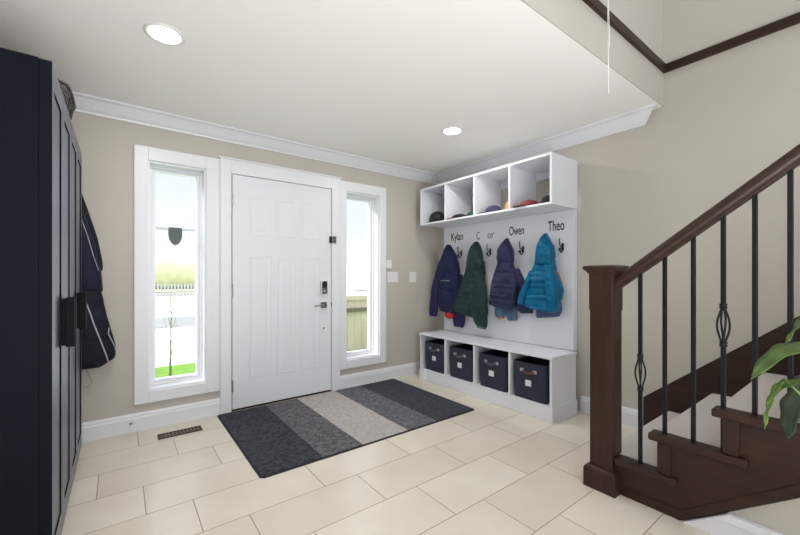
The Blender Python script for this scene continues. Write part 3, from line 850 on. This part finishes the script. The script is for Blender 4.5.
r = thing('cubby_shelf', 'white wall-mounted shelf with four open cubbies holding caps', 'shelf', ((BX + PX) / 2, (YA + YB) / 2, 1.733))
MB().box(BX, SX - 0.046, YA, YB, 1.736, 1.754).build('bottom_board', M['unit'], r, bevel=0.001)
MB().box(BX, SX - 0.046, YA, YB, 2.128, 2.147).build('top_board', M['unit'], r, bevel=0.001)
for y in (1.62, 2.013, 2.42, 2.82, 3.215):
    MB().box(BX, SX - 0.046, y - 0.0095, y + 0.0095, 1.754, 2.128).build('divider', M['unit'], r, bevel=0.001)
MB().box(SX - 0.045, SX - 0.002, YA + 0.1, YB - 0.05, 2.06, 2.127).box(SX - 0.045, SX - 0.002, YA + 0.1, YB - 0.05, 1.755, 1.78).build('hanging_rail', M['unit'], r)

# names
def lettering(txt, y0, y1, z, h, label, m):
    cu = bpy.data.curves.new('txt', 'FONT')
    cu.body = txt; cu.size = 1.0; cu.extrude = 0.001; cu.offset = 0.012
    t = bpy.data.objects.new('txt_tmp', cu)
    COL.objects.link(t)
    dg = bpy.context.evaluated_depsgraph_get()
    me = bpy.data.meshes.new_from_object(t.evaluated_get(dg))
    bpy.data.objects.remove(t)
    xs = [v.co.x for v in me.vertices]; ys = [v.co.y for v in me.vertices]
    sx_ = (y0 - y1) / (max(xs) - min(xs))
    sy_ = h / 0.73
    for v in me.vertices:
        X, Y, Z = v.co
        v.co = (3.099 - (0.0006 if Z > 0 else -0.001), y0 - (X - min(xs)) * sx_, z + Y * sy_)
    me.materials.clear()
    me.materials.append(m)
    o = bpy.data.objects.new('name_decal', me)
    COL.objects.link(o)
    return tag(o, label, 'lettering', group='names on the white panel')
lettering('Kylan', 3.1, 2.915, 1.575, 0.09, 'black lettering Kylan on the panel above the navy jacket', M['letter'])
rt = thing('name_decal', 'half erased grey lettering above the dark green jacket', 'lettering', (3.1, 2.6, 1.56), group='names on the white panel')
for (tx, a_, b_) in (('C', 2.715, 2.665), ('or', 2.565, 2.475)):
    q = lettering(tx, a_, b_, 1.56, 0.085 if tx == 'C' else 0.085, '', M['letterfaded'])
    q.name = 'letters'
    for key in ('label', 'category', 'group'):
        del q[key]
    q.parent = rt
    q.matrix_parent_inverse = Matrix.Translation(rt.location).inverted()
lettering('Owen', 2.29, 2.12, 1.567, 0.09, 'black lettering Owen on the panel above the purplish navy jacket', M['letter'])
lettering('Theo', 1.87, 1.715, 1.568, 0.095, 'black lettering Theo on the panel above the teal jacket', M['letter'])

# hooks
for (y, lb) in ((2.94, 'black coat hook right of the navy jacket hood'), (2.525, 'black coat hook right of the dark green jacket hood'), (2.13, 'black coat hook between the purplish navy and teal jackets'), (1.728, 'black coat hook right of the teal jacket hood')):
    r = thing('coat_hook', lb, 'hook', (3.1, y, 1.4), group='black coat hooks on the white panel')
    z = 1.4
    MB().box(3.093, 3.1, y - 0.011, y + 0.011, z - 0.012, z + 0.05).build('hook_plate', M['black'], r, bevel=0.003)
    MB().tube([(3.095, y, z + 0.02), (3.075, y, z + 0.015), (3.05, y, z + 0.03), (3.042, y, z + 0.06), (3.04, y, z + 0.09)], [0.006, 0.006, 0.005, 0.005, 0.006], 8).build('upper_prong', M['black'], r, smooth=True)
    m = MB().tube([(3.095, y, z + 0.0), (3.085, y, z - 0.025), (3.065, y, z - 0.03), (3.05, y, z - 0.012)], 0.0055, 8)
    m.lathe([(0, -0.014), (0.009, -0.01), (0.013, 0), (0.009, 0.01), (0, 0.014)], (3.048, y, z - 0.004), 14)
    m.build('lower_prong', M['black'], r, smooth=True)

# bins
def ringr(x0, x1, y0, y1, z, rad=0.02):
    out = []
    for (cx_, cy_, a0) in ((x1 - rad, y1 - rad, 0), (x0 + rad, y1 - rad, 90), (x0 + rad, y0 + rad, 180), (x1 - rad, y0 + rad, 270)):
        for k in range(5):
            t = math.radians(a0 + 90 * k / 4)
            out.append((cx_ + rad * math.cos(t), cy_ + rad * math.sin(t), z))
    return out
bins = [(2.842, 3.155, 'dark fabric bin in the leftmost bench bay, partly hidden by the divider'),
        (2.462, 2.77, 'dark fabric bin in the second bench bay from the left'),
        (2.06, 2.372, 'dark fabric bin with crooked crease in the third bench bay from the left'),
        (1.672, 1.985, 'dark fabric bin with brown leather handle in the bench bay nearest the stairs')]
for i, (a, b, lb) in enumerate(bins):
    x0, x1, z0, z1 = 2.74, 3.05, 0.121, 0.43
    r = thing('storage_bin', lb, 'storage bin', ((x0 + x1) / 2, (a + b) / 2, z0), group='dark fabric bins in the bench')
    rg = []
    N_ = 8
    for k in range(N_ + 1):
        f = k / N_
        bul = 0.006 * math.sin(PI * f)
        rg.append(ringr(x0 + 0.004 * (1 - f) - bul, x1, a + 0.006 * (1 - f) - bul * 0.5, b - 0.006 * (1 - f) + bul * 0.5, z0 + (z1 - z0) * f))
    t = 0.006
    rg.append(ringr(x0 + t, x1 - t, a + t, b - t, z1))
    rg.append(ringr(x0 + t, x1 - t, a + t, b - t, z0 + 0.01))
    MB().loft(rg).build('bin_body', M['binf'], r, smooth=False, bevel=0.0)
    rim = ringr(x0 - 0.001, x1 + 0.001, a - 0.001, b + 0.001, z1 - 0.002)
    MB().tube(rim + [rim[0]], 0.0035, 6).build('bin_rim', M['binf'], r, smooth=True)
    c = (a + b) / 2; zh = 0.365
    hm = M['leather'] if i == 3 else M['strap']
    pts = [(x0 - 0.004, c + 0.06, zh)] + [(x0 - 0.02 - 0.012 * math.sin(PI * q / 6), c + 0.05 - 0.1 * q / 6, zh - 0.004 - 0.01 * math.sin(PI * q / 6)) for q in range(7)] + [(x0 - 0.004, c - 0.06, zh)]
    m = MB()
    for q in range(len(pts) - 1):
        p, p2 = pts[q], pts[q + 1]
        k = len(m.v)
        for (P_, dx) in ((p, 0), (p2, 0)):
            m.v += [(P_[0], P_[1], P_[2] - 0.011), (P_[0], P_[1], P_[2] + 0.011), (P_[0] - 0.003, P_[1], P_[2] + 0.011), (P_[0] - 0.003, P_[1], P_[2] - 0.011)]
        for j in range(4):
            j2 = (j + 1) % 4
            m.f.append((k + j, k + j2, k + 4 + j2, k + 4 + j))
        m.f.append((k, k + 1, k + 2, k + 3)); m.f.append((k + 4, k + 5, k + 6, k + 7))
    h = m.build('handle', hm, r)
    for s in (-1, 1):
        cc = c + s * 0.062
        MB().box(x0 - 0.012, x0 - 0.002, cc - 0.016, cc + 0.016, zh - 0.013, zh + 0.013).build('handle_tab', M['tab'], r, bevel=0.002)
    zl = 0.265
    lf = MB().box(x0 - 0.012, x0 - 0.003, c - 0.027, c + 0.027, zl - 0.027, zl + 0.023).build('label_holder', M['label'], r, bevel=0.002)

# caps on the cubby shelf
def cap(x, y, z, ang, m1, m2, label, s=1.0, flat=1.0, tilt=0.0, cat='cap'):
    r = thing('baseball_cap', label, cat, (x, y, z), group='caps in the white cubbies')
    ca, sa = math.cos(math.radians(ang)), math.sin(math.radians(ang))
    def tf(p):
        return (x + (p[0] * ca - p[1] * sa) * s, y + (p[0] * sa + p[1] * ca) * s, z + p[2] * s * flat)
    prof = [(0.088, 0.0), (0.09, 0.02), (0.088, 0.045), (0.078, 0.072), (0.058, 0.094), (0.03, 0.106), (0.004, 0.109)]
    rings = []
    for (rad, h) in prof:
        rings.append([tf((rad * math.cos(2 * PI * j / 30) * 1.06, rad * math.sin(2 * PI * j / 30) * 0.92, h)) for j in range(30)])
    c_ = MB().loft(rings).build('crown', m1, r, smooth=True)
    top = tf((0, 0, 0.112))
    MB().lathe([(0, -0.004), (0.007 * s, -0.002), (0.006 * s, 0.003), (0, 0.005)], top, 10).build('top_button', m2, r, smooth=True)
    # brim: curved sheet
    m = MB(); nU, nV = 13, 5
    for lay in (0, 1):
        for v in range(nV):
            for u in range(nU):
                t = math.radians(-62 + 124 * u / (nU - 1))
                rad = 0.084 + (0.072 * math.cos(t * 0.9) ** 0.8) * v / (nV - 1)
                px, py = rad * math.cos(t) * 1.06, rad * math.sin(t) * 0.92
                pz = 0.014 - 0.16 * py * py / 0.09 * 0.35 + 0.006 - 0.003 * lay
                m.v.append(tf((px, py, max(pz, 0.002 + 0.003 * (1 - lay)))))
    q = nU * nV
    for v in range(nV - 1):
        for u in range(nU - 1):
            a_ = v * nU + u
            m.f.append((a_, a_ + 1, a_ + nU + 1, a_ + nU))
            m.f.append((q + a_, q + a_ + nU, q + a_ + nU + 1, q + a_ + 1))
    edge = [u for u in range(nU)] + [nU * (v + 1) - 1 for v in range(1, nV)] + [nU * nV - 1 - u for u in range(1, nU)] + [nU * (nV - 1 - v) for v in range(1, nV - 1)]
    for i in range(len(edge)):
        a_, b_ = edge[i], edge[(i + 1) % len(edge)]
        m.f.append((a_, b_, q + b_, q + a_))
    m.build('brim', m2, r, smooth=True)
    return r
C_char = fabric('charcoal_cap', (42, 44, 48)); C_red = fabric('red_cap', (150, 30, 48)); C_blk = fabric('black_cap', (34, 36, 40))
C_green = fabric('green_cap', (34, 92, 76)); C_pur = fabric('purple_cap', (62, 62, 92)); C_or = fabric('orange_cap', (226, 158, 104)); C_plaid = fabric('maroon_cap', (130, 58, 66)); C_tan = fabric('tan_brim', (120, 104, 96))
zs = 1.7545
cap(2.84, 3.06, zs, -100, C_char, C_blk, 'charcoal cap alone in the leftmost cubby', 1.08, 1.12)
cap(2.825, 2.70, zs, 100, C_blk, C_red, 'flattened cap with red brim in the second cubby from the left', 0.95, 0.5)
cap(2.86, 2.54, zs, -170, C_green, C_blk, 'green and black cap beside the divider in the second cubby', 0.85, 0.72)
cap(2.83, 2.27, zs, 100, C_pur, C_char, 'purple cap with dark brim in the third cubby from the left', 0.86, 0.82)
cap(2.86, 2.095, zs, -100, C_or, C_or, 'small orange cap tucked behind the purple cap', 0.6, 1.6)
cap(2.81, 1.87, zs, 130, C_plaid, C_tan, 'maroon and grey cap in the rightmost cubby', 0.84, 0.68)
cap(2.84, 1.71, zs, -150, C_blk, C_char, 'black cap at the right end of the rightmost cubby', 0.74, 0.95)

# ------------------------------------------------------------------ door mat
r = thing('door_mat', 'large striped rug in charcoal, grey and pale grey before the front door', 'rug', (1.55, 2.77, 0))
def stripe_mat(name, rgb, d):
    m = mat(name, rgb, 1.0, bump=0.9, bscale=260)
    n = m.node_tree; b = n.nodes['Principled BSDF']
    t = n.nodes.new('ShaderNodeTexCoord')
    a = n.nodes.new('ShaderNodeTexNoise'); a.inputs['Scale'].default_value = 110; a.inputs['Detail'].default_value = 5
    c = n.nodes.new('ShaderNodeTexNoise'); c.inputs['Scale'].default_value = 38; c.inputs['Detail'].default_value = 5
    mm = n.nodes.new('ShaderNodeMath'); mm.operation = 'ADD'
    rr_ = n.nodes.new('ShaderNodeValToRGB')
    rr_.color_ramp.elements[0].position = 0.8; rr_.color_ramp.elements[1].position = 1.2 if False else 1.0
    L = lin(*rgb)
    rr_.color_ramp.elements[0].color = tuple(x * (1 - d) for x in L[:3]) + (1,)
    rr_.color_ramp.elements[1].color = tuple(min(1, x * (1 + d)) for x in L[:3]) + (1,)
    mu = n.nodes.new('ShaderNodeMath'); mu.operation = 'MULTIPLY_ADD'; mu.inputs[1].default_value = 0.9; mu.inputs[2].default_value = 0.0
    n.links.new(t.outputs['Object'], a.inputs['Vector']); n.links.new(t.outputs['Object'], c.inputs['Vector'])
    n.links.new(a.outputs['Fac'], mm.inputs[0]); n.links.new(c.outputs['Fac'], mm.inputs[1])
    n.links.new(mm.outputs[0], mu.inputs[0]); n.links.new(mu.outputs[0], rr_.inputs[0]); n.links.new(rr_.outputs[0], b.inputs['Base Color'])
    return m
mx0, mx1, my0, my1 = 0.64, 2.462, 2.165, 3.372
# slightly skew: mat is drawn straight along the door
MB().prism([(mx0 + 0.02, my0), (mx1 - 0.02, my0), (mx1, my0 + 0.02), (mx1, my1 - 0.02), (mx1 - 0.02, my1), (mx0 + 0.02, my1), (mx0, my1 - 0.02), (mx0, my0 + 0.02)], 0.0, 0.006, 'Z').build('backing', M['rubber'], r)
cuts = [mx0 + 0.012, 1.03, 1.325, 1.72, 2.01, mx1 - 0.012]
cols = [((58, 59, 68), 0.5), ((104, 103, 107), 0.4), ((192, 187, 183), 0.13), ((106, 107, 114), 0.35), ((64, 66, 76), 0.4)]
for i in range(5):
    MB().box(cuts[i], cuts[i + 1], my0 + 0.012, my1 - 0.012, 0.006, 0.011).build('stripe', stripe_mat('rug_pile_%s' % 'abcde'[i], cols[i][0], cols[i][1]), r, bevel=0.002)

# ------------------------------------------------------------------ staircase
SXL = 2.125; RUN = 0.248; RISE = 0.19; Z1 = 0.19; R1 = 0.94; NS = 8
def rz(k): return Z1 + RISE * (k - 1)        # tread height of tread k (1-based)
def ry(k): return R1 - RUN * (k - 1)         # riser position of tread k
st = thing('staircase', 'dark wood and carpet staircase rising at the right edge', 'staircase', (2.65, 0.6, 0))
# carpet
poly = [(ry(1), 0.0)]
for k in range(1, NS + 1):
    y, z = ry(k), rz(k)
    poly += [(y, z - 0.05), (y + 0.02, z - 0.046), (y + 0.031, z - 0.032), (y + 0.032, z - 0.018), (y + 0.026, z - 0.004), (y + 0.012, z + 0.003), (y - 0.03, z + 0.003), (ry(k + 1) + 0.006, z)]
    poly.append((ry(k + 1), z + 0.006))
poly.append((ry(NS + 1), rz(NS) - 0.25))
poly.append((ry(1) - 0.22, 0.0))
MB().prism(poly, 2.178, SX - 0.023, 'X').build('stair_carpet', M['carpet'], st, bevel=0.004)
# stringer
poly = [(0.89, 0.0), (0.89, rz(1) - 0.03)]
for k in range(1, NS + 1):
    poly.append((ry(k + 1), rz(k) - 0.03))
    if k < NS: poly.append((ry(k + 1), rz(k + 1) - 0.03))
ye = ry(NS + 1)
poly += [(ye, 0.766 * (0.60 - ye)), (0.60, 0.0)]
MB().prism(poly, SXL, SXL + 0.053, 'X').build('stringer', M['wood'], st, bevel=0.002)
# lower moulding along the stringer bottom edge
nrm = Vector((0.766, 1.0)).normalized()
MB().prism([(0.60, 0.0), (ye, 0.766 * (0.60 - ye)), (ye, 0.766 * (0.60 - ye) + 0.055), (0.60, 0.05), (0.885, 0.05), (0.885, 0.0)], SXL - 0.004, SXL, 'X').build('stringer_edge', M['wood'], st, bevel=0.003)
for k in range(1, NS + 1):
    ynose = ry(k) + 0.035 if k > 1 else 0.887
    yend = ry(k + 1) - 0.085
    MB().prism([(SXL - 0.028, yend), (SXL, yend), (SXL, ry(k + 1)), (SXL + 0.053, ry(k + 1)), (SXL + 0.053, ynose), (SXL - 0.028, ynose)], rz(k) - 0.032, rz(k) + 0.004, 'Z').build('tread_return', M['wood'], st, bevel=0.008, seg=3)
    if k > 1:
        MB().box(SXL - 0.012, SXL, ry(k) - 0.055, ry(k), rz(k - 1) + 0.004, rz(k) - 0.032).build('riser_trim', M['wood'], st, bevel=0.003)
        MB().box(SXL, SXL + 0.05, ry(k) - 0.02, ry(k), rz(k - 1) + 0.004, rz(k) - 0.032).build('riser_end', M['wood'], st)
# wall side skirt board
ye2 = -1.0
s0 = 0.845
MB().prism([(1.12, 0.0), (1.12, 0.25), (ye2, 0.25 + s0 * (1.12 - ye2)), (ye2, 0.25 + s0 * (1.12 - ye2) - 0.36), (0.9, 0.0)], SX - 0.022, SX - 0.002, 'X').build('skirt_board', M['wood'], st, bevel=0.002)

# under-stair wall
struct(MB().prism([(0.585, 0.0), (-2.5, 0.766 * 3.085), (-2.5, 0.0)], SXL + 0.02, SXL + 0.12, 'X').build('wall_stair', M['wall']), 'beige wall closing the space under the stairs', 'wall')
struct(MB().prism([(0.59, 0.0), (0.43, 0.118), (-2.5, 0.118), (-2.5, 0.0)], SXL - 0.008, SXL + 0.02, 'X').prism([(0.56, 0.02), (0.425, 0.122), (-2.5, 0.122), (-2.5, 0.085), (0.46, 0.085), (0.53, 0.03)], SXL - 0.016, SXL - 0.006, 'X').build('baseboard_stair', M['trim'], bevel=0.003), 'white baseboard under the stair stringer', 'baseboard')

# railing
rl = thing('stair_railing', 'dark newel post and handrail with black iron balusters', 'stair railing', (2.14, 0.94, 0))
nx0, nx1, ny0, ny1 = 2.085, 2.203, 0.888, 1.006
m = MB().box(nx0, nx1, ny0, ny1, 0.0, 1.195)
nw = m.build('newel_post', M['woodz'], rl, bevel=0.003)
# raised square blocks at top, chamfered shaft is suggested by proud corner block
MB().box(nx0 - 0.004, nx1 + 0.004, ny0 - 0.004, ny1 + 0.004, 0.975, 1.18).build('newel_block', M['woodz'], nw, bevel=0.004)
def ringsq(u, z): return [(nx0 - u, ny0 - u, z), (nx1 + u, ny0 - u, z), (nx1 + u, ny1 + u, z), (nx0 - u, ny1 + u, z)]
MB().loft([ringsq(-0.002, 1.17), ringsq(0.008, 1.178), ringsq(0.014, 1.19), ringsq(0.026, 1.2), ringsq(0.028, 1.212), ringsq(0.024, 1.218), ringsq(0.0, 1.222)]).build('newel_cap', M['woodz'], nw, bevel=0.001)
MB().loft([ringsq(0.024, 0.0), ringsq(0.024, 0.1), ringsq(0.018, 0.112), ringsq(0.008, 0.12), ringsq(0.0, 0.122)]).build('newel_base', M['woodz'], nw)
MB().box(nx0 - 0.002, nx0, ny0 + 0.03, ny1 - 0.03, 0.2, 0.93).box(nx0 + 0.03, nx1 - 0.03, ny0 - 0.002, ny0, 0.2, 0.93).build('newel_panel', M['woodz'], nw, bevel=0.0008)
# handrail
hs = 0.775
def rail_z(y): return 1.12 + hs * (0.888 - y)
RX = 2.144
prof = [(-0.021, -0.032), (0.021, -0.032), (0.023, -0.015), (0.03, -0.004), (0.032, 0.012), (0.028, 0.026), (0.016, 0.034), (-0.016, 0.034), (-0.028, 0.026), (-0.032, 0.012), (-0.03, -0.004), (-0.023, -0.015)]
rings = []
for y in (0.887, 0.4, 0.0, -0.5, -1.0):
    rings.append([(RX + a, y, rail_z(y) + b * 1.15) for a, b in prof])
MB().loft(rings).build('handrail', M['wood'], rl, bevel=0.002)
bys = [0.776, 0.668, 0.554, 0.446, 0.343, 0.239, 0.12, 0.0]
for i, y in enumerate(bys):
    k = 1
    while ry(k + 1) > y: k += 1
    zb = rz(k) + 0.004; zt = rail_z(y) - 0.03
    b = 0.0085
    if i in (0, 3, 6):
        zc = (0.664 + 0.85 * (0.776 - y))
        h2 = 0.085
        m = MB().box(RX - b, RX + b, y - b, y + b, zb, zc - h2).box(RX - b, RX + b, y - b, y + b, zc + h2, zt)
        o = m.build('baluster', M['iron'], rl, bevel=0.002)
        m = MB()
        for q in range(4):
            pts = []
            for s in range(17):
                f = s / 16
                rad = 0.005 + 0.0175 * math.sin(PI * f) ** 1.3
                a = math.radians(14 + 90 * q + 30 * f)
                pts.append((RX + rad * math.cos(a), y + rad * math.sin(a), zc - h2 + 2 * h2 * f))
            m.tube(pts, 0.0042, 6)
        m.build('basket', M['iron'], o, smooth=True)
        m = MB()
        for zz in (zc - h2, zc + h2):
            m.lathe([(0.009, -0.012), (0.0145, -0.009), (0.0145, -0.003), (0.011, 0), (0.0145, 0.003), (0.0145, 0.009), (0.009, 0.012)], (RX, y, zz), 16)
        m.build('collar', M['iron'], o, smooth=True)
    else:
        MB().box(RX - b, RX + b, y - b, y + b, zb, zt).build('baluster', M['iron'], rl, bevel=0.002)

# ------------------------------------------------------------------ hanging cord in the stairwell
pts = [(1.86 + 0.004 * math.sin(k * 0.9), 0.81, 5.0 - k * (5.0 - 2.04) / 30) for k in range(31)]
r = thing('pull_cord', 'thin white cord dangling in the stairwell opening', 'cord', (1.86, 0.81, 5.0))
MB().tube(pts, 0.0022, 6).build('cord', M['cordw'], r, smooth=True)
pts = [(1.845 + 0.02 * math.sin(k * 0.22), 0.80, 5.0 - k * (5.0 - 2.25) / 30) for k in range(31)]
MB().tube(pts, 0.0016, 6).build('cord', M['cordw'], r, smooth=True)

# ------------------------------------------------------------------ potted plant
pc = Vector((1.68, -0.02, 0.0))
r = thing('potted_plant', 'leafy green houseplant reaching in from the right edge before the stairs', 'houseplant', tuple(pc))
MB().lathe([(0.10, 0.0), (0.115, 0.01), (0.15, 0.3), (0.155, 0.33), (0.143, 0.33), (0.138, 0.3)], pc, 40).build('pot', M['pot'], r, smooth=True)
MB().lathe([(0.138, 0.29), (0.137, 0.305), (0.0, 0.31)], pc, 30).build('soil', M['soil'], r)
def bez(p, t):
    a, b, c, d = p; u = 1 - t
    return a * u ** 3 + b * 3 * u * u * t + c * 3 * u * t * t + d * t ** 3
def leaf(base, mid, knee, tip, w_, m_, wide=0.5, drop=None):
    P_ = [Vector(base), Vector(mid), Vector(knee), Vector(tip)]
    N_ = 22
    rings_top = []
    mb = MB()
    for i in range(N_ + 1):
        t = i / N_
        p = bez(P_, t)
        d = (bez(P_, min(1, t + 0.02)) - bez(P_, max(0, t - 0.02))).normalized()
        side = d.cross(Vector((0, 0, 1)))
        if side.length < 1e-3: side = Vector((0, 1, 0))
        side.normalize()
        nn = side.cross(d).normalized()
        ww = w_ * (math.sin(PI * t ** 0.75) ** 0.8 if 0 < t < 1 else 0.0) + 0.0012
        row = []
        for s in (-1, -0.5, 0, 0.5, 1):
            wav = 0.004 * math.sin(t * 22 + s * 2) * abs(s)
            row.append(p + side * (s * ww) + nn * (abs(s) * ww * 0.35 + wav))
        rings_top.append(row)
    k = 0
    for row in rings_top: mb.v += [tuple(q) for q in row]
    for i in range(N_):
        for j in range(4):
            a_ = i * 5 + j
            mb.f.append((a_, a_ + 1, a_ + 6, a_ + 5))
    return mb.build('leaf', m_, r, smooth=True, solid=0.0012)
def stem(a, b, c, rad=0.006):
    a, b, c = Vector(a), Vector(b), Vector(c)
    pts = [a * (1 - t) ** 2 + b * 2 * t * (1 - t) + c * t * t for t in [i / 10 for i in range(11)]]
    return MB().tube(pts, [rad * (1 - 0.05 * i) for i in range(11)], 8).build('stem', M['stemg'], r, smooth=True)
# leaves seen in the photo
specs = [((1.84, 0.10, 0.90), (1.72, 0.15, 0.965), (1.56, 0.2, 0.945), (1.43, 0.237, 0.868), 0.036, 'leaf'),
         ((1.80, 0.10, 0.83), (1.70, 0.15, 0.865), (1.55, 0.20, 0.84), (1.508, 0.215, 0.79), 0.010, 'leaf'),
         ((1.60, 0.19, 0.85), (1.53, 0.205, 0.84), (1.515, 0.215, 0.78), (1.503, 0.22, 0.715), 0.007, 'leaf'),
         ((1.72, 0.12, 0.86), (1.69, 0.17, 0.80), (1.672, 0.185, 0.73), (1.66, 0.19, 0.655), 0.04, 'leafd'),
         ((1.68, 0.10, 1.12), (1.64, 0.15, 1.06), (1.62, 0.17, 1.0), (1.60, 0.19, 0.955), 0.009, 'leaf')]
for (a, b, c, d, ww, mm) in specs:
    stem((pc.x + random.uniform(-0.03, 0.03), pc.y + random.uniform(-0.03, 0.03), 0.305), (pc.x + 0.03, pc.y + 0.05, 0.65), a)
    leaf(a, b, c, d, ww, M[mm])
for i in range(9):
    an = math.radians(-150 + i * 19)
    rad = 0.14 + 0.1 * random.random(); hh = 0.72 + 0.3 * random.random()
    a = (pc.x + 0.08 * math.cos(an), pc.y + 0.08 * math.sin(an), hh)
    b = (pc.x + rad * math.cos(an), pc.y + rad * math.sin(an), hh + 0.12)
    c = (pc.x + (rad + 0.08) * math.cos(an), pc.y + (rad + 0.08) * math.sin(an), hh + 0.08)
    d = (pc.x + (rad + 0.14) * math.cos(an), pc.y + (rad + 0.14) * math.sin(an), hh - 0.06)
    stem((pc.x + 0.02 * math.cos(an), pc.y + 0.02 * math.sin(an), 0.305), (pc.x, pc.y, 0.6), a)
    leaf(a, b, c, d, 0.034, M['leaf' if i % 3 else 'leafd'])
